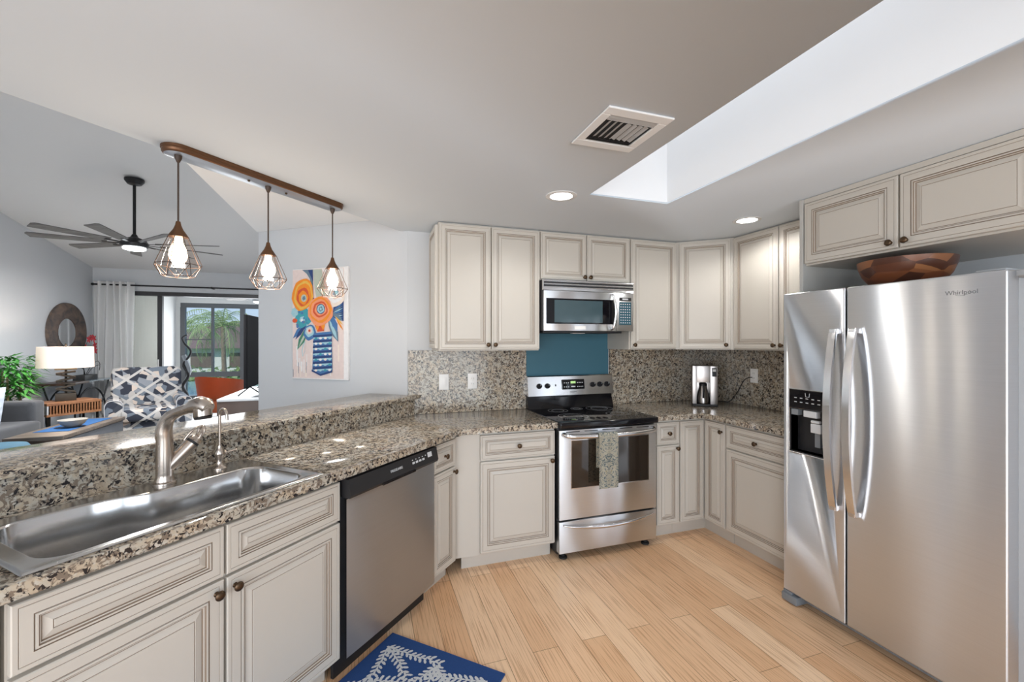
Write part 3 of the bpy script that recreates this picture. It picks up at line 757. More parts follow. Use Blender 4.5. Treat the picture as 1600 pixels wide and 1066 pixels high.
# faucet
t = thing('kitchen_faucet', 'tall brushed nickel pull-out faucet standing behind the sink', 'faucet', PF(1.354, .437, .9185), PROT)
mb = MB(); col_pts = smoothpath([(0, 0, 0), (0, 0, .07), (.0, 0, .15), (-.003, -.003, .20), (.0, -.022, .243), (.01, -.062, .268), (.02, -.118, .286)], 7)
nn = len(col_pts)
mb.tube(col_pts, [(.031 if i < 3 else .027 if i < nn * .45 else .027 - .009 * min(1, (i / nn - .45) / .35)) for i in range(nn)], 20)
mb.lathe([(.036, -.0002), (.036, .006), (.031, .010)], (0, 0, 0), 'Z', 24)
mb.build('spout', NICKEL, t, 50)
mb = MB(); mb.tube([(.020, -.118, .286), (.024, -.140, .294), (.030, -.165, .300), (.034, -.19, .297), (.036, -.207, .288)], [.020, .026, .031, .030, .022], 18)
mb.tube([(.031, -.178, .300), (.032, -.181, .26), (.032, -.182, .256)], [.028, .030, .026], 18)
hd = mb.build('spray_head', NICKEL, t, 50)
MB().tube([(.032, -.181, .2575), (.032, -.182, .249)], [.029, .026], 18).build('nozzle', BLACK, hd)
mb = MB(); mb.tube([(.0, -.002, .05), (.045, -.010, .095), (.082, -.018, .134)], [.022, .024, .026], 18)
mb.tube([(.082, -.018, .134), (.088, -.019, .140)], [.0235, .0235], 18, 1)
mb.tube([(.088, -.019, .140), (.100, -.021, .152), (.106, -.022, .157)], [.026, .024, .014], 18)
hv = mb.build('valve_body', [NICKEL, BLACK], t, 50)
mb = MB()
lp = smoothpath([(.095, -.040, .150), (.108, -.040, .175), (.122, -.022, .196), (.118, -.004, .180), (.104, -.004, .154)], 6)
mb.tube(lp, .0045, 8)
mb.tube(smoothpath([(.060, -.010, .150), (.085, -.020, .185), (.122, -.022, .196), (.126, -.022, .172), (.110, -.022, .150)], 6), .004, 8)
mb.build('lever', NICKEL, hv, 50)
t = thing('filter_faucet', 'small gooseneck water faucet right of the main faucet', 'faucet', PF(1.151, .445, .9185), PROT)
MB().lathe([(.026, 0), (.026, .005), (.015, .014), (.012, .03), (.013, .045), (.019, .058), (.020, .066), (.012, .082), (.009, .094), (.009, .098)], (0, 0, 0), 'Z', 20).build('base', NICKEL, t, 50)
mb = MB(); mb.tube([(0, 0, .09), (0, 0, .222)] + [(.0, -.024 + .024 * math.cos(R(a)), .222 + .028 * math.sin(R(a))) for a in range(15, 181, 15)] + [(0, -.050, .205)], .0055, 12); mb.build('spout', NICKEL, t, 50)
MB().tube([(.012, 0, .06), (.026, 0, .062), (.030, 0, .0625), (.068, -.006, .066)], [.009, .009, .004, .003], 12).build('lever', NICKEL, t, 50)

# ------------------------------------------------------------------ refrigerator
FXX = 2.215
t = thing('refrigerator', 'stainless side-by-side refrigerator with ice dispenser, wooden bowl on top', 'refrigerator', (FXX, 1.822, 0), R(-90))
# local x: toward -Y, local y: +X (depth)
MB().box(.028, .885, .085, .795, .03, 1.69, bev=.004).build('body', GREYM, t)
def rdoor(x0, x1, name):
    mb = MB(); mb.box(x0, x1, 0, .075, .062, 1.712, bev=.008, seg=3); return mb.build(name, STEEL, t)
d1 = rdoor(0, .331, 'freezer_door'); d2 = rdoor(.338, .898, 'door')
def pull(x, par):
    mb = MB()
    def fn(u, v):
        z = .61 + .90 * u; b_ = math.sin(PI * u); y = -.018 - .050 * b_ ** .8
        a = v * 4
        c = [(-.017, -.007), (.017, -.007), (.017, .007), (-.017, .007), (-.017, -.007)]
        i = min(3, int(a)); f_ = a - i; px_ = c[i][0] + (c[i + 1][0] - c[i][0]) * f_; py_ = c[i][1] + (c[i + 1][1] - c[i][1]) * f_
        return (x + px_, y + py_, z)
    mb.grid(fn, 30, 4); bmesh.ops.remove_doubles(mb.bm, verts=mb.bm.verts, dist=.0001)
    mb.box(x - .015, x + .015, -.03, 0, .61, .635, bev=.002, seg=1); mb.box(x - .015, x + .015, -.03, 0, 1.485, 1.51, bev=.002, seg=1)
    mb.build('handle', STEELH, par)
pull(.290, d1); pull(.380, d2)
# dispenser
bool_diff(d1, MB().box(.048, .243, -.05, .055, .852, 1.085))
mb = MB()
mb.box(.036, .251, -.003, .002, .84, 1.19, 1, bev=.001, seg=1); fr = mb.build('dispenser', [BLACK, STEELH], d1)
fr.parent = t
bool_diff(fr, MB().box(.041, .246, -.05, .06, .846, 1.085)); fr.parent = d1
mb = MB(); mb.box(.040, .247, -.0045, -.0031, 1.086, 1.186, 0)
for i in range(5):
    for j in range(2): mb.box(.070 + i * .032, .084 + i * .032, -.0052, -.0046, 1.118 + j * .022, 1.122 + j * .022, 1)
mb.tube([(.132, -.0055, 1.172), (.135, -.0055, 1.152), (.153, -.0055, 1.152), (.156, -.0055, 1.172)], .0013, 6, 1)
mb.build('dispenser_controls', [BGLASS, LTGREY], d1)
mb = MB(); mb.box(.041, .246, .050, .0545, .846, 1.085); mb.box(.041, .048, -.002, .05, .846, 1.085); mb.box(.2435, .2465, -.002, .05, .846, 1.085); mb.box(.041, .246, -.002, .05, .842, .852); mb.box(.041, .246, -.002, .05, 1.081, 1.087)
mb.build('dispenser_cavity', BLACK, d1)
mb = MB(); mb.box(.052, .09, -.004, .03, 1.048, 1.079, 0); mb.box(.12, .19, -.004, .03, 1.045, 1.079, 1, bev=.002, seg=1); mb.build('filter_cover', [GREYP, LTGREY], d1)
mb = MB(); mb.box(.152, .207, .005, .022, .965, 1.015, 0, bev=.006); mb.box(.157, .202, .0, .02, 1.018, 1.032, 0, bev=.003, seg=1); mb.box(.166, .194, .02, .045, .89, .98, 1); mb.build('dispenser_paddle', [LTGREY, GREYP], d1)
# logo
text('brand_lettering', 'Whirlpool', .024, (.768, -.0006, 1.641), (R(90), 0, 0), GREYP, d2)
mb = MB(); mb.tube([(.772 + .024 * math.cos(R(a)), -.0015, 1.639 + .010 * math.sin(R(a)) + .10 * .024 * math.cos(R(a))) for a in range(-150, 40, 10)], .0007, 6); mb.build('logo_swoosh', GREYP, d2)
# hinge covers, grille
mb = MB(); mb.box(.80, .885, .02, .16, 1.7125, 1.722, bev=.004); mb.box(.87, .92, .055, .30, 1.690, 1.7115, bev=.003); mb.build('hinge_cover', GREYM, t)
mb = MB(); mb.box(.03, .88, .05, .084, .022, .060, 0, bev=.004)
for i in range(9): mb.box(.12 + i * .08, .18 + i * .08, .0475, .0505, .036, .044, 1)
mb.build('base_grille', [GREYP, BLACK], t)
mb = MB(); mb.box(-.004, .085, -.010, .085, .006, .048, bev=.006); mb.box(0.0, .05, .0, .06, .048, .061, bev=.002); mb.build('leveling_bracket', GREYP, t)
for xx in (.06, .85):
    for yy in (.12, .74): MB().lathe([(.02, 0), (.02, .03)], (xx, yy, 0), 'Z', 12).build('foot', FOAM, t)
# wooden bowl on fridge
mb = MB(); mb.lathe([(.05, 0), (.105, .001), (.14, .022), (.168, .06), (.184, .105), (.188, .130), (.182, .131), (.174, .105), (.155, .06), (.13, .028), (.09, .012), (.01, .01)], (0, 0, 0), 'Z', 48)
tag(mb.build('wooden_bowl', ACACIA, angle=50), 'wide dark acacia wood bowl lying on top of the refrigerator', 'bowl').location = (2.50, 1.40, 1.7135)

# ------------------------------------------------------------------ coffee maker
t = thing('coffee_maker', 'stainless drip coffee maker with steel carafe in the counter corner', 'coffee maker', (2.672, 2.925, .9145), R(-38))
MB().box(-.095, .095, -.10, .10, 0, .018, bev=.004).build('base', BLACK, t)
MB().box(-.095, .095, .035, .10, .018, .33, bev=.004).build('water_tank', COFSTEEL, t)
MB().box(-.095, -.062, -.085, .036, .018, .33, bev=.002).box(.040, .095, -.085, .036, .018, .33, bev=.002).build('side_columns', COFSTEEL, t)
MB().box(-.062, .040, -.080, .036, .195, .33, bev=.003).build('brew_housing', COFSTEEL, t)
mb = MB(); mb.box(.052, .086, -.0875, -.0845, .245, .315, 0); mb.box(.058, .080, -.0882, -.0876, .285, .305, 1)
mb.build('clock_display', [BGLASS, LTGREY], t)
mb = MB(); mb.lathe([(.045, .019), (.058, .022), (.060, .05), (.050, .10), (.036, .15), (.034, .165)], (-.011, -.03, 0), 'Z', 28, sx=.85); cf = mb.build('carafe', COFSTEEL, t, 50)
MB().lathe([(.036, .1655), (.036, .182), (.02, .190)], (-.011, -.03, 0), 'Z', 24, sx=.85).build('lid', BLACK, cf)
MB().tube(smoothpath([(-.011, -.062, .172), (-.013, -.098, .165), (-.013, -.105, .12), (-.012, -.092, .07)], 6), .008, 10).build('handle', BLACK, cf)

# ------------------------------------------------------------------ rug
t0 = NP(.58, -1.44)
mb = MB(); RL, RWd = 1.5, .62
mb.box(0, RL, 0, RWd, .0, .009, 0, bev=.002, seg=1)
bz = [0]
def blob(cx, cy, a, L, w_):
    k = 7; pts = []
    for i in range(k):
        q = 2 * PI * i / k; px_ = L * math.cos(q) * random.uniform(.85, 1.15); py_ = w_ * math.sin(q) * random.uniform(.8, 1.2)
        pts.append((cx + px_ * math.cos(a) - py_ * math.sin(a), cy + px_ * math.sin(a) + py_ * math.cos(a)))
    if min(x for x, y in pts) < .008 or max(y for x, y in pts) > RWd - .008 or min(y for x, y in pts) < .008 or max(x for x, y in pts) > RL - .008: return
    bz[0] += .0000012; mb.f([mb.v((x, y, .0094 + bz[0])) for x, y in pts], 1)
def frond(x, y, a, L):
    n_ = max(4, int(L / .023))
    for i in range(n_):
        f_ = i / n_; px_ = x + math.cos(a) * L * f_; py_ = y + math.sin(a) * L * f_
        if not (.02 < px_ < RL - .02 and .02 < py_ < RWd - .02): continue
        blob(px_, py_, a, .014, .005)
        for sgn in (-1, 1): blob(px_ + math.cos(a + sgn * .85) * .018, py_ + math.sin(a + sgn * .85) * .018, a + sgn * .85, .015, .0068)
        a += random.uniform(-.06, .06)
for (fx_, fy_, base) in ((.36, .05, 1.6), (.10, .33, .3), (.62, .36, 2.6), (.75, .05, 1.3), (.36, .58, -1.3), (1.05, .3, 2.9), (1.2, .1, 1.8), (.9, .55, -1.8), (.1, .06, 1.0), (.08, .56, -.6), (1.35, .5, -2.5)):
    for kk in range(3):
        frond(fx_ + random.uniform(-.01, .01), fy_ + random.uniform(-.01, .01), base + (kk - 1) * .62, random.uniform(.17, .30))
rg = tag(mb.build('kitchen_rug', [RUGB, RUGW], flat=True), 'navy blue kitchen rug with white coral pattern below the dishwasher', 'rug')
rg.location = (t0.x, t0.y, .0005); rg.rotation_euler = (0, 0, math.atan2(-.7254, -.6884)); 
# local +x runs along DV, +y = kitchen side (check below)

# ------------------------------------------------------------------ ceiling fixtures
def downlight(label, x, y):
    t = thing('recessed_light', label, 'ceiling light', (x, y, ZC), 0)
    MB().lathe([(.062, -.0045), (.078, -.005), (.086, -.003), (.087, -.0002), (.062, -.0002)], (0, 0, 0), 'Z', 36, annular=True).build('trim_ring', WHITE, t)
    MB().lathe([(.0615, -.0030), (.0615, -.0008)], (0, 0, 0), 'Z', 32).build('diffuser', LEDM, t)
    return t
downlight('round recessed ceiling light beside the end of the skylight opening', 1.016, 2.185)
downlight('round recessed ceiling light close to the right wall cabinets', 2.392, 2.233)
for x, y, pw in ((1.016, 2.185, 20), (2.392, 2.233, 18)):
    o = light('SPOT', 'recessed_lamp', (x, y, ZC - .012), pw, r=.05, col=(1, .97, .93)); o.data.spot_size = R(165); o.data.spot_blend = .5
# vent
t = thing('air_vent', 'square white four-way air vent register in the kitchen ceiling', 'vent', (.914, 1.435, ZC), 0)
mb = MB(); a_, b_ = .135, .100
for (x0, x1, y0, y1) in ((-a_, a_, -a_ - .01, -b_), (-a_, a_, b_, a_ + .01), (-a_, -b_, -b_, b_), (b_, a_, -b_, b_)): mb.box(x0, x1, y0, y1, -.008, -.0003, bev=.002, seg=1)
mb.build('frame', WHITE, t)
MB().box(-b_, b_, -b_, b_, -.0018, -.0006).build('duct_opening', BLACK, t)
mb = MB()
for i in range(8):
    x = -.085 + i * .024; s_ = 1 if x < 0 else -1
    mb.f([mb.v((x, -.062, -.008)), mb.v((x + .015 * s_, -.062, -.002)), mb.v((x + .015 * s_, .062, -.002)), mb.v((x, .062, -.008))])
for y, s_ in ((-.070, -1), (-.085, -1), (.070, 1), (.085, 1)):
    mb.f([mb.v((-b_, y, -.009)), mb.v((b_, y, -.009)), mb.v((b_, y + .011 * s_, -.003)), mb.v((-b_, y + .011 * s_, -.003))])
bmesh.ops.solidify(mb.bm, geom=list(mb.bm.faces), thickness=.001); mb.build('louvers', WHITE, t)

# pendant bar
cs = [NP(s, -2.028) for s in (0, 1)]
def S_of(x, y): v = Vector((x, y)) - O2; return v.dot(DV)
s3, s1 = S_of(-.207, 2.746), S_of(-.751, 2.152); s2 = S_of(-.479, 2.448)
sm = (s1 + s3) / 2; half = (s1 - s3) / 2
c0 = NP(sm, -2.028)
t = thing('pendant_light_bar', 'oblong brown metal ceiling canopy carrying three caged pendant lamps', 'pendant light', (c0.x, c0.y, ZC), PROT)
def stad(L, r, n_=12):
    return [(L + r * math.cos(R(a)), r * math.sin(R(a))) for a in [-90 + 180 * i / n_ for i in range(n_ + 1)]] + [(-L + r * math.cos(R(a)), r * math.sin(R(a))) for a in [90 + 180 * i / n_ for i in range(n_ + 1)]]
Lh = half - .0
mb = MB()
lv = [(.060, -.0003), (.060, -.010), (.057, -.013), (.057, -.022), (.053, -.028), (.049, -.030)]
rg_ = [[mb.v((x, y, z)) for x, y in stad(Lh, r_)] for r_, z in lv]
for A_, B_ in zip(rg_, rg_[1:]):
    for j in range(len(A_)): mb.f([A_[j], A_[(j + 1) % len(A_)], B_[(j + 1) % len(A_)], B_[j]])
mb.f(rg_[0]); mb.f(rg_[-1], 1)
cn = mb.build('canopy', [BRNMET, mat('canopy_bluish_reflection', (.30, .33, .38), .3, metal=.5, noise=.05)], t)  # blue-grey underside colour stands in for a reflection on the brown metal
for xx in (-.10, .10):
    MB().lathe([(.006, -.030), (.006, -.036), (.003, -.038)], (xx, 0, 0), 'Z', 10).build('screw', BRONZE, cn)
for k, (s_, ztop) in enumerate(((s1, 1.945), (s2, 1.94), (s3, 1.935))):
    x = sm - s_; zt = ztop - ZC
    g = MB().tube([(x, 0, -.030), (x, 0, zt)], .0035, 8); g.lathe([(.014, -.0302), (.013, -.042), (.006, -.058), (.004, -.06)], (x, 0, 0), 'Z', 14)
    g.build('cord', BLACK if k < 0 else mat('brown_cord', (.05, .03, .02), .6, noise=.1), t)
    hd = MB().lathe([(.008, zt + .004), (.011, zt - .012), (.018, zt - .03), (.034, zt - .055), (.036, zt - .062), (.030, zt - .063)], (x, 0, 0), 'Z', 20).build('socket_cap', BRNMET, t, 50)
    g = MB(); n8 = 8; zT, zW, zB = zt - .060, zt - .178, zt - .225
    top = [(x + .036 * math.cos(2 * PI * i / n8), .036 * math.sin(2 * PI * i / n8), zT) for i in range(n8)]
    mid = [(x + .084 * math.cos(2 * PI * i / n8), .084 * math.sin(2 * PI * i / n8), zW) for i in range(n8)]
    bot = [(x + .056 * math.cos(2 * PI * (i + .5) / n8), .056 * math.sin(2 * PI * (i + .5) / n8), zB) for i in range(n8)]
    wr = .0016
    for i in range(n8):
        j = (i + 1) % n8
        for a_, b_ in ((top[i], mid[i]), (mid[i], mid[j]), (mid[i], bot[i]), (mid[j], bot[i]), (bot[i], bot[j]), (top[i], top[j])): g.tube([a_, b_], wr, 6)
    g.build('wire_cage', mat('cage_wire', (.07, .045, .035), .45, metal=.6, noise=.1), hd)
    g = MB().lathe([(.014, zT + .002), (.014, zT - .02), (.018, zT - .03), (.030, zT - .055), (.033, zT - .078), (.026, zT - .10), (.010, zT - .112)], (x, 0, 0), 'Z', 20)
    g.build('bulb', SPRING, hd, 60)
    g = MB(); ns = 24
    for (ra, za), (rb, zb) in (((.030, zT - .002), (.045, zT - .04)), ((.045, zT - .04), (.068, zT - .105)), ((.068, zT - .105), (.070, zT - .12))):
        for j in range(ns):
            q = [(x + rr * math.cos(2 * PI * jj / ns), rr * math.sin(2 * PI * jj / ns), zz) for rr, zz, jj in ((ra, za, j), (ra, za, j + 1), (rb, zb, j + 1), (rb, zb, j))]
            g.f([g.v(p) for p in q])
    bmesh.ops.remove_doubles(g.bm, verts=g.bm.verts, dist=.0002)
    g.build('glass_shade', PGLASS, hd, 60)
    w_ = NP(s_, -2.028)
    light('POINT', 'pendant_lamp', (w_.x, w_.y, ZC + zT - .14), 4.5, r=.03, col=(1, .88, .74))

# ------------------------------------------------------------------ ceiling fan (living room)
def fan(loc, rod, label, n_=9, L=.80, bl=None, r0=.0, kind='black'):
    t = thing('ceiling_fan', label, 'ceiling fan', loc, r0)
    mk = BMETAL if kind == 'black' else GREYM
    MB().lathe([(.085, .0), (.085, -.02), (.06, -.055), (.02, -.065)], (0, 0, .008), 'Z', 24).build('canopy', mk, t)
    MB().tube([(0, 0, -.05), (0, 0, -rod)], .014, 12).build('downrod', mk, t)
    MB().lathe([(.02, -rod + .03), (.035, -rod), (.10, -rod - .03), (.125, -rod - .07), (.115, -rod - .105), (.10, -rod - .11)], (0, 0, 0), 'Z', 32).build('motor_housing', mk, t)
    MB().lathe([(.098, -rod - .1105), (.095, -rod - .13), (.05, -rod - .142), (.01, -rod - .144)], (0, 0, 0), 'Z', 28).build('light_kit', FANLED, t)
    for i in range(n_):
        mb = MB(); mb.M = Matrix.Rotation(2 * PI * i / n_ + .2, 4, 'Z') @ Matrix.Translation((0, 0, -rod - .065)) @ Matrix.Rotation(R(12), 4, 'X')
        mb.prism([(.22, -.045), (L, -.055), (L + .01, .03), (L - .01, .055), (.22, .04)], -.004, .004)
        bo_ = mb.build('blade', bl or BLADE, t)
        mb = MB(); mb.M = Matrix.Rotation(2 * PI * i / n_ + .2, 4, 'Z') @ Matrix.Translation((0, 0, -rod - .065)) @ Matrix.Rotation(R(12), 4, 'X')
        mb.box(.11, .26, -.015, .015, -.010, -.0045, bev=.002, seg=1); mb.build('bracket', mk, bo_)
    return t
fan((-2.362, 5.64, 3.165), .61, 'black nine-blade ceiling fan hanging from the vaulted living room ceiling', r0=.35)
light('AREA', 'fan_lamp', (-2.362, 5.64, 2.40), 100, (.22, .22))
# ------------------------------------------------------------------ painting
t = thing('flower_painting', 'canvas painting of orange flowers in a blue vase on the angled wall', 'painting', (*WP(.768, -.002), 1.15), WR)
PW, PH = .536, .872
mb = MB()
def cv(cx, cy):
    u = (cx - 100) / 424; ty = 107 - 22 * u; by = 918 + 28 * u
    return (-PW / 2 + PW * u, PH * (by - cy) / (by - ty))
PC = [('p_white', (.78, .77, .77)), ('p_pink', (.72, .60, .57)), ('p_orange', (.80, .26, .02)), ('p_deep', (.62, .09, .03)), ('p_coral', (.82, .30, .15)), ('p_navy', (.02, .05, .17)),
      ('p_blue', (.06, .17, .38)), ('p_teal', (.05, .32, .38)), ('p_green', (.06, .22, .14)), ('p_sky', (.33, .55, .62)), ('p_cream', (.80, .70, .62)), ('p_yellow', (.75, .45, .08)), ('p_slate', (.13, .20, .27)), ('p_sage', (.45, .5, .42))]
pm = [mat(n_, c, .6, noise=.10, nscale=40) for n_, c in PC]; PI_ = {n_[2:]: i for i, (n_, c) in enumerate(PC)}
mb.box(-PW / 2, PW / 2, -.024, 0, 0, PH, PI_['white'], bev=.003)
lay = [0]
def poly(pts, c):
    lay[0] += 1
    mb.flat([cv(*p) for p in pts], -.0243 - .00006 * lay[0], PI_[c])
def ell(cx, cy, rx, ry, c, rot=0, wob=.0, n_=18, ph=0):
    poly([(cx + (rx * math.cos(2 * PI * i / n_) * math.cos(R(rot)) - ry * math.sin(2 * PI * i / n_) * math.sin(R(rot))) * (1 + wob * math.sin(5 * 2 * PI * i / n_ + ph)),
           cy + (rx * math.cos(2 * PI * i / n_) * math.sin(R(rot)) + ry * math.sin(2 * PI * i / n_) * math.cos(R(rot))) * (1 + wob * math.sin(4 * 2 * PI * i / n_ + ph))) for i in range(n_)], c)
def leaf(x0, y0, x1, y1, w_, c):
    dx, dy = x1 - x0, y1 - y0; L = math.hypot(dx, dy); nx, ny = -dy / L, dx / L
    poly([(x0, y0), (x0 + dx * .3 + nx * w_ * .8, y0 + dy * .3 + ny * w_ * .8), (x0 + dx * .65 + nx * w_, y0 + dy * .65 + ny * w_), (x1, y1), (x0 + dx * .65 - nx * w_, y0 + dy * .65 - ny * w_), (x0 + dx * .3 - nx * w_ * .8, y0 + dy * .3 - ny * w_ * .8)], c)
poly([(102, 112), (494, 96), (494, 936), (102, 912)], 'pink')
for _ in range(26):
    x = random.uniform(115, 480); y = random.uniform(660, 860); h = random.uniform(50, 150); w_ = random.uniform(4, 14)
    poly([(x, y), (x + w_, y), (x + w_, min(910, y + h)), (x, min(908, y + h))], random.choice(['white', 'cream', 'pink', 'white', 'cream']))
for x in (148, 210): poly([(x, 800), (x + 4, 800), (x + 3, 880), (x, 880)], 'slate')
poly([(105, 850), (109, 850), (109, 905), (105, 905)], 'slate')
poly([(178, 110), (262, 108), (268, 330), (240, 180), (215, 140)], 'slate'); poly([(262, 108), (330, 106), (360, 300), (290, 320), (275, 240)], 'sage'); poly([(225, 112), (262, 112), (264, 200)], 'navy')
poly([(330, 106), (490, 100), (492, 200), (400, 190)], 'white')
poly([(420, 390), (494, 345), (494, 500), (410, 470)], 'navy')
for i in range(7): leaf(415, 420 + i * 8, 490, 365 + i * 18, 5, ['blue', 'slate', 'sky'][i % 3])
for a in ((250, 300, 330, 560, 50, 'navy'), (240, 480, 105, 620, 22, 'blue'), (220, 500, 125, 630, 14, 'navy'), (235, 520, 140, 705, 24, 'green'), (230, 540, 150, 690, 8, 'sage'), (200, 640, 182, 760, 13, 'sky'), (203, 650, 184, 750, 9, 'pink'),
          (380, 470, 455, 655, 26, 'slate'), (385, 480, 448, 640, 12, 'sky'), (395, 440, 450, 575, 20, 'blue'), (405, 430, 490, 500, 16, 'slate'), (440, 480, 492, 570, 6, 'orange'), (430, 460, 490, 530, 6, 'yellow')): leaf(*a)
ell(185, 470, 62, 72, 'teal', 0, .12); ell(120, 425, 26, 36, 'sky', 0, .15); ell(122, 488, 20, 16, 'deep'); ell(180, 480, 20, 24, 'sky', 0, .2); ell(178, 488, 9, 13, 'white')
for _ in range(16): ell(random.uniform(140, 240), random.uniform(410, 540), random.uniform(5, 12), random.uniform(5, 14), random.choice(['teal', 'sky', 'blue', 'slate']), n_=9)
ell(240, 580, 48, 58, 'blue', 0, .08); ell(238, 572, 34, 40, 'sky', 0, .1); ell(238, 566, 22, 26, 'pink', 0, .12); ell(238, 565, 9, 10, 'deep')
ell(185, 296, 84, 122, 'orange', 8, .05); ell(190, 300, 72, 105, 'yellow', 8, .06, ph=1); ell(192, 300, 62, 88, 'orange', 4, .05); ell(188, 312, 50, 68, 'deep', 0, .08); ell(190, 318, 38, 50, 'orange', 0, .08, ph=2); ell(194, 322, 22, 28, 'sage'); ell(195, 322, 12, 16, 'slate', 0, .15)
ell(430, 310, 72, 82, 'cream', 0, .05); ell(435, 300, 55, 62, 'white', 0, .08); ell(438, 290, 38, 44, 'pink', 0, .1); ell(440, 286, 22, 30, 'slate', 0, .15); ell(442, 284, 12, 16, 'sky')
poly([(270, 500), (355, 490), (350, 570), (300, 575)], 'deep'); leaf(340, 480, 345, 565, 14, 'orange'); leaf(300, 490, 300, 570, 12, 'orange')
ell(322, 420, 96, 112, 'coral', 0, .05); ell(322, 412, 84, 94, 'orange', 0, .06, ph=2); ell(318, 410, 70, 78, 'coral', 0, .06, ph=1); ell(322, 408, 56, 60, 'deep', 0, .06); ell(324, 408, 44, 46, 'coral', 0, .06); ell(326, 405, 32, 38, 'navy'); ell(326, 405, 27, 32, 'sky', 0, .06); ell(326, 405, 15, 18, 'slate', 0, .2); ell(326, 405, 8, 10, 'sky')
poly([(272, 585), (408, 575), (414, 870), (370, 890), (325, 896), (262, 862)], 'blue')
for i in range(7):
    y = 600 + i * 40
    poly([(268, y), (410, y - 6), (411, y + 10), (266, y + 16)], 'navy'); poly([(270, y + 18), (411, y + 12), (411, y + 22), (268, y + 28)], 'sky')
    for j, x in enumerate((290, 325, 362, 395)): ell(x, y + 24, 11, 9, ['teal', 'white', 'cream', 'sky'][(i + j) % 4], n_=9)
poly([(258, 855), (326, 892), (412, 868), (414, 882), (326, 906), (258, 870)], 'navy')
mb.build('canvas', pm, t, flat=True)

# ------------------------------------------------------------------ living room: slider, curtain
mb = MB(); mb.box(-3.75, -1.0, 8.47, 8.60, 2.185, 2.249); mb.box(-3.75, -3.70, 8.47, 8.60, 0, 2.185); mb.box(-1.05, -1.0, 8.47, 8.60, 0, 2.185); mb.box(-3.75, -1, 8.48, 8.60, 0.001, .03)
df = struct('door_1', mb, BFRAME, 'black framed sliding glass door to the lanai')
mb = MB(); mb.box(-3.255, -3.19, 8.50, 8.56, .03, 2.185); mb.box(-3.70, -3.66, 8.51, 8.55, .03, 2.185); mb.build('sash', BFRAME, df)
mb = MB(); mb.box(-3.66, -3.255, 8.528, 8.534, .03, 2.185); mb.build('glass', TGLASS, df)
MB().box(-3.248, -3.232, 8.492, 8.4995, .95, 1.15).build('handle', PLATE, df)
t = thing('curtain_rod', 'long thin black curtain rod above the sliding glass door', 'curtain rod', (-4.02, 8.37, 2.33))
MB().tube([(0, 0, 0), (3.1, 0, 0)], .012, 10).lathe([(.012, -.03), (.02, -.02), (.02, 0), (.012, .0)], (0, 0, 0), 'X', 12).build('rod', BMETAL, t)
for x in (.05, 1.55, 3.0): MB().box(x, x + .02, -.01, .118, -.015, .015).build('bracket', BMETAL, t)
def cf_(u, v):
    x = .50 * u; return (x - .01, .045 * math.sin(u * 2 * PI * 5.5) * (.75 + .25 * v), 2.30 - 2.28 * (1 - v) - 0 * v) if True else None
mb = MB(); mb.grid(lambda u, v: (.50 * u + .012 * math.sin(v * 5 + u * 9), .042 * math.sin(u * 2 * PI * 5.5), .02 + 2.36 * v), 88, 8); bmesh.ops.solidify(mb.bm, geom=list(mb.bm.faces), thickness=.002)
tag(mb.build('curtain', CURT, angle=80), 'white grommet curtain panel hanging left of the sliding door', 'curtain').location = (-4.01, 8.37, 0)

# mirror
t = thing('round_mirror', 'round mirror with wide dark weathered frame on the left wall', 'mirror', (-4.088, 7.86, 1.57), R(90))
prof = [(.20, -.004), (.20, -.02), (.26, -.045), (.36, -.05), (.42, -.03), (.425, -.001)]
mb = MB(); rg_ = [[mb.v((r_ * math.cos(2 * PI * j / 48), y_, r_ * math.sin(2 * PI * j / 48))) for j in range(48)] for r_, y_ in prof + [(.20, -.001)]]
for A_, B_ in zip(rg_, rg_[1:] + rg_[:1]):
    for j in range(48): mb.f([A_[j], A_[(j + 1) % 48], B_[(j + 1) % 48], B_[j]])
mb.build('frame', MIRF, t)
MB().lathe([(.198, -.006), (.198, -.012)], (0, 0, 0), 'Y', 48).build('mirror_glass', MIRR, t)

# console table
t = thing('console_table', 'narrow console table with curved black iron legs below the round mirror', 'table', (-4.07, 7.18, 0))
mb = MB(); mb.box(0, .36, 0, .45, .865, .895, 0, bev=.003); mb.box(.0, .36, .451, 1.10, .875, .887, 1)
mb.build('tabletop', [DARKWOOD, PANEW], t)
for y in (.12, .98):
    for x in (.03, .33): MB().tube(smoothpath([(x, y, .863), (x, y + (.08 if y < .5 else -.08), .70), (x, y + (.17 if y < .5 else -.17), .55)], 6), .010, 8).build('leg', BMETAL, t)
mb = MB()
for x in (.03, .33): mb.tube([(x, .55 + .36 * math.cos(R(a)), .41 + .38 * math.sin(R(a))) for a in range(-78, 259, 12)], .011, 8)
mb.build('hoop_frame', BMETAL, t)
MB().box(.0, .36, .12, .98, .016, .030).box(.0, .03, .1, 1.0, 0, .0155).box(.33, .36, .1, 1.0, 0, .0155).build('lower_shelf', BMETAL, t)
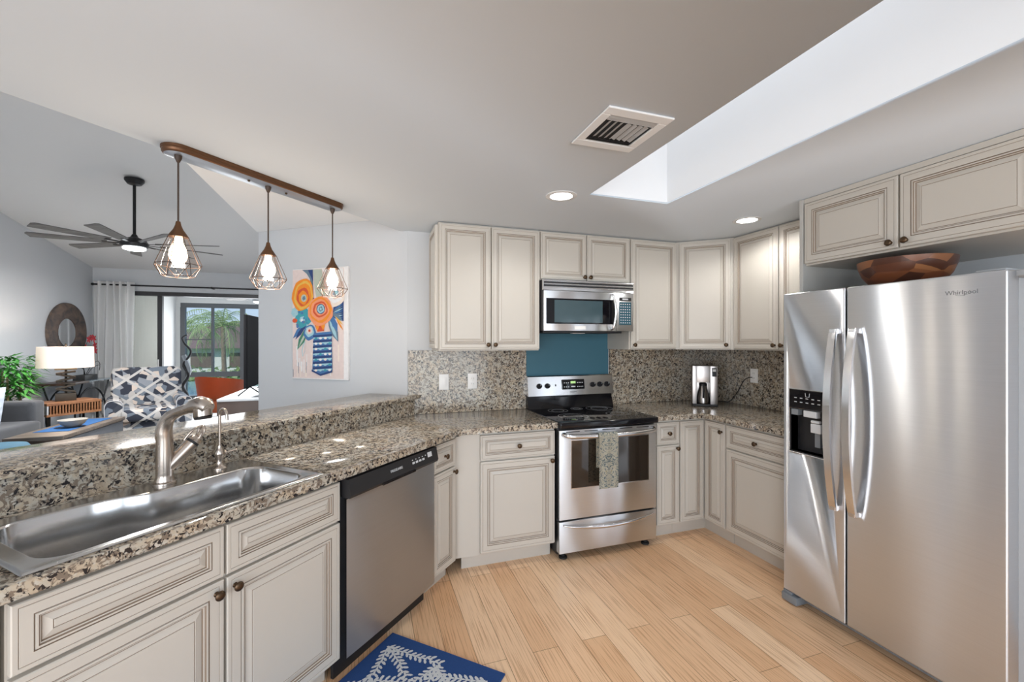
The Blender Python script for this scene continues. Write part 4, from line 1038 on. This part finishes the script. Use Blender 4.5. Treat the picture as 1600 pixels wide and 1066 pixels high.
# vase & orchid
t = thing('orchid_plant', 'dark potted orchid with red flowers on the console table', 'plant', (-3.88, 7.88, .888))
MB().box(-.07, .07, -.15, .15, 0, .075, bev=.006).build('planter', POTM, t)
mb = MB(); st = smoothpath([(0, 0, .06), (.0, -.05, .25), (.01, -.03, .45), (.02, .05, .60), (.02, .16, .62)], 6); mb.tube(st, .004, 6)
st2 = smoothpath([(0, .03, .06), (.02, .12, .16), (.03, .28, .20), (.02, .30, .12)], 6); mb.tube(st2, .004, 6); mb.tube(smoothpath([(0, .0, .06), (.02, .10, .20), (.03, .24, .26), (.02, .32, .20)], 6), .004, 6); mb.tube(smoothpath([(0, -.03, .06), (.02, -.08, .16), (0, -.16, .20)], 5), .006, 6); mb.build('stem', POTM, t)
for k, p in enumerate([(.02, -.03, .46), (.02, .04, .585), (.02, .11, .61), (.02, .17, .60), (.02, .19, .50), (.02, .20, .42)]):
    mb = MB()
    for i in range(5):
        a = 2 * PI * i / 5 + k; mb.M = Matrix.Translation(p) @ Matrix.Rotation(a, 4, 'X'); mb.sphere((0, 0, .028), (.006, .014, .028), 8)
    mb.build('flower', PETALR, t)
tag(MB().lathe([(.06, 0), (.10, .05), (.11, .14), (.07, .24), (.045, .28), (.05, .30), (.045, .298), (.04, .28)], (0, 0, 0), 'Z', 24).build('glass_vase', PANEW, angle=60), 'pale blue glass vase on the lower shelf of the console table', 'vase').location = (-3.89, 7.80, .031)

# side table (rotated) and lamp
E1 = Vector((.64, .77)).normalized(); P0 = Vector((-3.48, 6.36))
t = thing('side_table', 'walnut side table with slatted front and black legs under the lamp', 'table', (P0.x, P0.y, 0), math.atan2(E1.y, E1.x))
mb = MB(); mb.box(0, .50, 0, .36, .70, .73, 0, bev=.003); mb.box(0, .50, 0, .36, .575, .60, 0); mb.box(0, .015, 0, .36, .60, .70, 1); mb.box(.485, .50, 0, .36, .60, .70, 0); mb.box(0, .50, .34, .36, .60, .70, 0)
mb.build('body', [WOODT, mat('grey_side', (.45, .46, .48), .5, noise=.03)], t)
mb = MB()
for i in range(17): mb.box(.028 + i * .027, .040 + i * .027, .004, .018, .60, .70)
mb.build('slats', WOODT, t)
for x in (.02, .46):
    for y in (.02, .32): MB().box(x, x + .02, y, y + .02, 0, .575).build('leg', BMETAL, t)
lc = P0 + E1 * .24 + Vector((-E1.y, E1.x)) * .18
t = thing('table_lamp', 'table lamp with glowing drum shade and stacked dark bronze base', 'lamp', (lc.x, lc.y, .7305), .47)
DB = mat('dark_bronze', (.05, .04, .03), .45, metal=.5, noise=.3, nscale=20)
mb = MB(); mb.box(-.09, .09, -.06, .06, 0, .09, bev=.004); mb.tube([(0, 0, .09), (0, 0, .52)], .012, 8)
for z, a in ((.125, 14), (.168, -15), (.212, 13), (.256, -14), (.300, 15), (.338, -8)):
    mb.M = Matrix.Translation((0, 0, z)) @ Matrix.Rotation(R(a), 4, 'Y'); mb.box(-.085, .085, -.05, .05, -.010, .010, bev=.003)
mb.M = Matrix.Identity(4)
mb.build('base', DB, t)
MB().box(-.095, .095, -.045, .045, .372, .428, bev=.003).build('neck_block', mat('brass_brown', (.20, .15, .09), .45, metal=.4, noise=.2), t)
mb = MB(); ns = 40
for j in range(ns):
    a0, a1 = 2 * PI * j / ns, 2 * PI * (j + 1) / ns
    mb.f([mb.v((.25 * math.cos(a0), .25 * math.sin(a0), .40)), mb.v((.25 * math.cos(a1), .25 * math.sin(a1), .40)), mb.v((.245 * math.cos(a1), .245 * math.sin(a1), .65)), mb.v((.245 * math.cos(a0), .245 * math.sin(a0), .65))])
bmesh.ops.remove_doubles(mb.bm, verts=mb.bm.verts, dist=.0002); bmesh.ops.solidify(mb.bm, geom=list(mb.bm.faces), thickness=.003); mb.build('shade', SHADEM, t, 60)
MB().lathe([(.004, .51), (.004, .66), (.010, .665), (.011, .68), (.004, .69)], (0, 0, 0), 'Z', 10).build('finial', DB, t)
light('POINT', 'table_lamp_bulb', (lc.x, lc.y, 1.24), 9, r=.05, col=(1, .8, .6))

# coffee table, runner, bowl
t = thing('coffee_table', 'dark wood coffee table with blue runner in front of the armchair', 'table', (-3.20, 5.26, 0), 0)
mb = MB(); mb.box(0, .44, 0, 1.12, .51, .545, 0, bev=.003); mb.build('tabletop', COFT, t)
mb = MB(); mb.box(.02, .42, .02, 1.10, .30, .509, 0, bev=.002); mb.box(.4201, .43, .03, 1.09, .31, .50, 1); mb.build('apron', [COFW, SLATE], t)
MB().box(.05, .39, .008, .0195, .33, .49, bev=.002).build('drawer', COFW, t)
for x in (.02, .38):
    for y in (.02, 1.06): MB().box(x, x + .04, y, y + .04, 0, .30).build('leg', SLATE, t)
tag(MB().box(-3.13, -2.85, 5.52, 6.30, .5455, .5485).build('table_runner', RUNNER), 'bright blue cloth runner lying on the coffee table', 'table runner')
tag(MB().lathe([(.03, 0), (.05, .002), (.085, .03), (.108, .065), (.112, .078), (.107, .078), (.08, .035), (.05, .012), (.005, .010)], (0, 0, 0), 'Z', 36, sx=1.05).build('ceramic_bowl', CERAM, angle=60), 'pale grey ceramic bowl on the blue runner', 'bowl').location = (-2.94, 5.76, .549)

# armchair
t = thing('armchair', 'blue and grey geometric patterned armchair facing the coffee table', 'armchair', (-2.66, 6.76, 0), R(24))
def cush(mb, x0, x1, y0, y1, z0, z1, bev=.06): mb.box(x0, x1, y0, y1, z0, z1, 0, bev=bev, seg=4); return mb
cush(MB(), -.40, .40, .03, .80, .10, .42, .04).build('base', GEOF, t)
cush(MB(), -.29, .29, -.03, .66, .425, .58, .055).build('seat_cushion', GEOF, t)
mb = MB(); mb.M = Matrix.Translation((0, .60, .45)) @ Matrix.Rotation(R(-12), 4, 'X'); mb.box(-.385, .385, 0, .22, .0, .66, 0, bev=.08, seg=5); mb.build('backrest', GEOF, t)
for s_ in (-1, 1):
    mb = MB()
    def af(u, v, s_=s_):
        a = v * 2 * PI; cx = s_ * .35
        rx = .085; y = .0 + .72 * u
        zz = .62 + .085 * math.sin(a)
        if math.sin(a) < 0: zz = .62 + .50 * math.sin(a) * abs(math.sin(a)) ** .2 if False else .62 + .45 * math.sin(a)
        return (cx + rx * math.copysign(abs(math.cos(a)) ** .6, math.cos(a)), y, zz)
    mb.grid(af, 8, 24); bmesh.ops.remove_doubles(mb.bm, verts=mb.bm.verts, dist=.0005)
    bmesh.ops.holes_fill(mb.bm, edges=mb.bm.edges)
    ar = mb.build('arm', GEOF, t, 50)
    MB().tube([(s_ * .35 + .086 * math.copysign(abs(math.cos(R(a))) ** .6, math.cos(R(a))), -.003, .62 + (.086 if math.sin(R(a)) >= 0 else .44) * math.sin(R(a))) for a in range(-70, 251, 10)], .005, 6).build('piping', mat('grey_piping', (.4, .4, .42), .8, noise=.05), ar)
for x in (-.34, .30):
    for y in (.08, .70): MB().box(x, x + .05, y, y + .05, 0, .0995).build('foot', DARKWOOD, t)

# sofa with cushion
t = thing('sofa', 'charcoal grey sofa along the left wall, its arm beside the coffee table', 'sofa', (-4.07, 6.22, 0), R(-90))
# local x: from -? rotated -90: local x -> -Y, local y -> +X
cush(MB(), .0, 2.2, .03, .78, .10, .44, .04).build('base', SOFA, t)
cush(MB(), .0, .20, .05, .66, .40, .80, .05).build('arm', SOFA, t)
cush(MB(), 2.0, 2.2, .05, .66, .40, .80, .05).build('arm', SOFA, t)
for i in range(2): cush(MB(), .205 + i * .90, 1.10 + i * .895, .22, .74, .445, .60, .045).build('seat_cushion', SOFA, t)
cush(MB(), .205, 1.995, .02, .24, .445, .95, .06).build('backrest', SOFA, t)
for x in (.05, 2.1):
    for y in (.08, .70): MB().box(x, x + .05, y, y + .05, 0, .0995).build('foot', DARKWOOD, t)
PILM = mat('blue_white_pillow', (.45, .50, .56), .9, noise=.5, nscale=22)
mb = MB()
def pf_(u, v):
    a, b_ = u * 2 - 1, v * 2 - 1; k = (1 - a ** 4) * (1 - b_ ** 4); return a, b_, k
for sg in (-1, 1): mb.grid(lambda u, v, sg=sg: (.19 * (u * 2 - 1), sg * .06 * ((1 - (u * 2 - 1) ** 4) * (1 - (v * 2 - 1) ** 4)) ** .5, .19 * (v * 2 - 1)), 12, 12)
bmesh.ops.remove_doubles(mb.bm, verts=mb.bm.verts, dist=.0003)
o = tag(mb.build('throw_pillow', PILM, angle=80), 'blue and white throw pillow leaning against the sofa arm', 'pillow'); o.location = (-3.67, 5.70, .80); o.rotation_euler = (R(-20), 0, R(15))
# pouf
tag(MB().lathe([(.17, 0), (.20, .02), (.205, .25), (.20, .50), (.17, .545), (.1, .56), (.01, .565)], (0, 0, 0), 'Z', 32).build('ottoman', TEALU, angle=50), 'round teal blue ottoman beyond the bar near the coffee table', 'ottoman').location = (-3.02, 4.93, 0)
# bamboo plant behind the sofa
t = thing('potted_bamboo', 'tall green leafy bamboo plant standing behind the sofa arm', 'plant', (-3.87, 6.44, 0))
MB().lathe([(.12, 0), (.15, .03), (.16, .28), (.15, .29), (.14, .26), (.01, .26)], (0, 0, 0), 'Z', 24).build('pot', POTM, t)
canes = [(.0, .0, 1.05), (.05, .06, .95), (-.05, .03, 1.1), (.04, -.06, .85), (.08, .02, 1.0)]
for x, y, h in canes: MB().tube([(x, y, .26), (x * 1.3, y * 1.3, h)], [.013, .009], 8).build('stem', CANE, t)
mb = MB(); rnd = random.Random(4)
for _ in range(900):
    x, y, h = rnd.choice(canes); z = rnd.uniform(.66, 1.28)
    a = rnd.uniform(0, 2 * PI); L = rnd.uniform(.10, .20); up = rnd.uniform(-.6, .5); rr = rnd.uniform(.02, .19)
    p = Vector((x + rr * math.cos(a), y + rr * math.sin(a), z)); a += rnd.uniform(-.6, .6)
    d = Vector((math.cos(a) * math.cos(up), math.sin(a) * math.cos(up), math.sin(up))); w_ = Vector((-math.sin(a), math.cos(a), 0)) * .017
    q1 = p + d * L * .35; q2 = p + d * L
    q2.z -= .02
    if max(p.x, q2.x, q1.x) > .31 or min(p.x, q2.x, q1.x) < -.215 or min(p.y, q1.y, q2.y) < -.20 or (max(p.x, q2.x) > .05 and min(p.z, q2.z) < .77): continue
    mb.f([mb.v(p), mb.v(q1 + w_ - Vector((0, 0, .004))), mb.v(q2), mb.v(q1 - w_ - Vector((0, 0, .004)))])
tag(mb.build('foliage', PLANT, t, flat=True), kind='stuff')

# TV and console
t = thing('media_console', 'dark media console with pale top under the television', 'console', (-1.655, 5.80, 0))
MB().box(0, .70, 0, 1.5, .745, .775, bev=.002).build('tabletop', mat('pale_console_top', (.62, .64, .66), .15, noise=.03), t)
MB().box(.0, .70, .004, 1.5, .06, .744, bev=.003).build('body', DARKWOOD, t)
MB().box(.03, .67, .03, 1.47, 0, .059).build('plinth', BLACK, t)
t = thing('television', 'large black flat television standing on the media console, seen edge-on', 'television', (-1.40, 5.86, .7755))
MB().box(0, .035, 0, 1.45, .105, .99, bev=.006).build('panel', TVB, t)
MB().box(.0352, .038, .012, 1.438, .12, .978).build('screen', TVB, t)
for y in (.22, 1.2): MB().tube([(-.10, y - .05, .006), (.018, y, .11), (.14, y + .04, .006)], .009, 8).build('stand_leg', BLACK, t)

# ------------------------------------------------------------------ lanai
struct('floor', MB().box(-4.1, .5, 8.6, 11.4, -.06, -.002), TILE, 'pale lanai floor beyond the sliding door')
struct('wall_lanai_left', MB().box(-4.10, -3.98, 8.61, 11.4, 0, 2.6), STUCCO)
struct('ceiling', MB().box(-4.1, .5, 8.61, 11.4, 2.5, 2.6), CEIL, 'white lanai ceiling')
mb = MB(); mb.box(-3.98, .5, 11.27, 11.4, 2.29, 2.5); mb.box(-3.98, -3.90, 11.27, 11.4, 0, 2.29); struct('wall_lanai_far', mb, STUCCO)
mb = MB()
yw = (11.28, 11.35)
mb.box(-3.90, .45, *yw, 2.19, 2.289); mb.box(-3.90, .45, *yw, .65, .76); mb.box(-3.90, .45, *yw, .0, .24)
for x in (-3.90, -2.76, -1.6, -.45): mb.box(x, x + .09, yw[0] - .02, yw[1], 0.24, 2.19)
for x in (-3.325, -2.18, -1.02): mb.box(x, x + .045, *yw, .76, 2.19)
wf = struct('window_1', mb, GFRAME, 'grey framed lanai windows looking out on the palm')
MB().box(-3.81, -3.325, 11.30, 11.32, 1.47, 1.495).build('window_bar', GFRAME, wf)
MB().box(-3.81, .4, 11.312, 11.316, .24, 2.19).build('glass', GLASS, wf)
MB()
# barrel chair
t = thing('barrel_chair', 'orange leather barrel chair on the lanai', 'chair', (-2.62, 9.45, 0), R(20))
mb = MB(); n_ = 28
def bc(u, v):
    a = R(150 + 240 * u); h = .81 - .15 * abs(u - .30) ** 1.5 * 2.2; r_ = .36 + .05 * v
    return (r_ * math.cos(a), r_ * math.sin(a), .36 + (h - .36) * v - .0)
mb.grid(bc, n_, 8); bmesh.ops.solidify(mb.bm, geom=list(mb.bm.faces), thickness=.05)
mb.build('backrest', ORANGE, t, 60)
MB().lathe([(.30, .14), (.35, .18), (.36, .36), (.33, .43), (.2, .45), (.01, .45)], (0, 0, 0), 'Z', 32).build('seat', ORANGE, t, 50)
MB().lathe([(.2, 0), (.22, .02), (.05, .04), (.05, .14)], (0, 0, 0), 'Z', 20).build('swivel_base', BMETAL, t)
fan((-2.02, 9.6, 2.49), .16, 'pale lanai ceiling fan seen through the sliding door', 5, .62, mat('pale_blade', (.4, .38, .36), .5, noise=.1), .1, 'grey')
# wavy iron sculpture
t = thing('iron_sculpture', 'tall wavy dark iron sculpture standing by the lanai window', 'sculpture', (-3.66, 10.85, 0))
MB().lathe([(.12, 0), (.12, .02), (.02, .035)], (0, 0, 0), 'Z', 20).build('base', BMETAL, t)
MB().tube(smoothpath([(0, 0, .03), (.03, 0, .3), (-.05, 0, .5), (.05, 0, .72), (-.04, 0, .95), (.06, 0, 1.12), (.09, 0, 1.25), (-.02, 0, 1.40), (-.06, 0, 1.52), (.03, 0, 1.58)], 6), [.030] * 24 + [.022] * 20 + [.016] * 11, 8).build('figure', BMETAL, t)
MB().tube(smoothpath([(.05, .02, .2), (-.04, .02, .5), (.06, .02, .8), (-.04, .02, 1.15)], 6), [.03] * 12 + [.045] * 7, 8).build('coil', GREYP, t)

# ------------------------------------------------------------------ outdoors
struct('ground_lawn', MB().box(-60, 40, 11.5, 90, -1.1, -1.0), LAWN)
struct('ground_deck', MB().box(-14, 8, 11.41, 14.2, -1.0, -.05), DECKM)
struct('ground_water', MB().box(-40, 30, 17, 30, -.999, -.93), WATER)
t = thing('house', 'low white neighbouring house with dark tile roof across the water', 'house', (-16, 38, -1.0))
MB().box(0, 16, 0, 8, 0, 1.9).build('wall', HOUSEW, t)
mb = MB(); a_ = [(-.6, -.6), (16.6, -.6), (16.6, 8.6), (-.6, 8.6)]
lo = [mb.v((x, y, 1.9)) for x, y in a_]; hi = [mb.v((x, y, 4.0)) for x, y in ((4, 4), (12, 4), (12, 4.2), (4, 4.2))]
mb.f(lo[::-1]); mb.f(hi)
for i in range(4): mb.f([lo[i], lo[(i + 1) % 4], hi[(i + 1) % 4], hi[i]])
mb.build('roof', ROOFM, t)
for i in range(6):
    MB().box(1 + i * 2.5, 2.4 + i * 2.5, -.05, -.002, .45, 1.55).build('window', SHUT, t)
def palm(name, label, x, y, zc, L, nf, seed, trunkr=.13, zb=-1.0):
    rnd = random.Random(seed); t = thing(name, label, 'palm tree', (x, y, zb))
    H = zc - zb
    MB().tube([(0, 0, 0), (.05, 0, H * .5), (0, 0, H)], [trunkr * 1.2, trunkr, trunkr * .8], 10).build('trunk', BARK, t)
    mb = MB()
    for i in range(nf):
        a = rnd.uniform(0, 2 * PI); el = rnd.uniform(-.2, 1.2); Lf = L * rnd.uniform(.8, 1.1)
        pts = []; p = Vector((0, 0, H)); cur = el
        for k in range(12):
            pts.append(p.copy()); d = Vector((math.cos(a) * math.cos(cur), math.sin(a) * math.cos(cur), math.sin(cur))); p = p + d * Lf / 12; cur -= .19
        mb.tube(pts, .010, 4)
        side = Vector((-math.sin(a), math.cos(a), 0))
        for k in range(1, 12):
            for sub in (0, .5):
                b0 = pts[k] if sub == 0 or k == 11 else (pts[k] + pts[k + 1]) / 2
                fw = (pts[k] - pts[k - 1]).normalized()
                for sg in (-1, 1):
                    ll_ = Lf * .22 * (1 - abs(k - 5) / 9); tip = b0 + side * sg * ll_ * .7 + fw * ll_ * .5 + Vector((0, 0, -ll_ * rnd.uniform(.3, .8)))
                    mb.f([mb.v(b0 - fw * .012), mb.v(b0 + fw * .012), mb.v(tip)])
    tag(mb.build('fronds', PALM, t, flat=True), kind='stuff')
palm('palm_tree', 'near feathery palm tree outside the lanai window', -4.35, 15.8, 1.9, 1.8, 26, 3, .07)
palm('palm_tree', 'smaller palm tree behind, left part of the lanai window', -6.3, 18.5, 1.9, 2.2, 24, 8, .09)
mb = MB(); rnd = random.Random(2)
for _ in range(1500):
    p = Vector((rnd.uniform(-14, 1), rnd.uniform(30.5, 31.7), rnd.uniform(-.98, -.35 + .15 * math.sin(_)))); q = [p + Vector((rnd.uniform(-.25, .25), rnd.uniform(-.2, .2), rnd.uniform(-.2, .2))) for _k in range(3)]
    mb.f([mb.v(x) for x in q])
tag(mb.build('hedge', PALM, flat=True), 'low green hedge in front of the neighbouring house', 'hedge', kind='stuff')

# ------------------------------------------------------------------ groups of look-alikes
GROUPS = {'recessed_light': 'recessed ceiling lights', 'base_cabinet': 'cream base cabinets', 'sink_cabinet': 'cream base cabinets', 'corner_cabinet': 'cream base cabinets',
          'wall_cabinet': 'cream wall cabinets', 'corner_wall_cabinet': 'cream wall cabinets', 'backsplash': 'granite backsplashes', 'countertop': 'granite countertops',
          'wall_outlet': 'electrical outlets on the backsplash', 'palm_tree': 'palm trees outside the lanai', 'ceiling_fan': 'ceiling fans'}
for o in list(bpy.data.objects):
    if o.parent is None and o.get('label') and o.name.split('.')[0] in GROUPS: o['group'] = GROUPS[o.name.split('.')[0]]
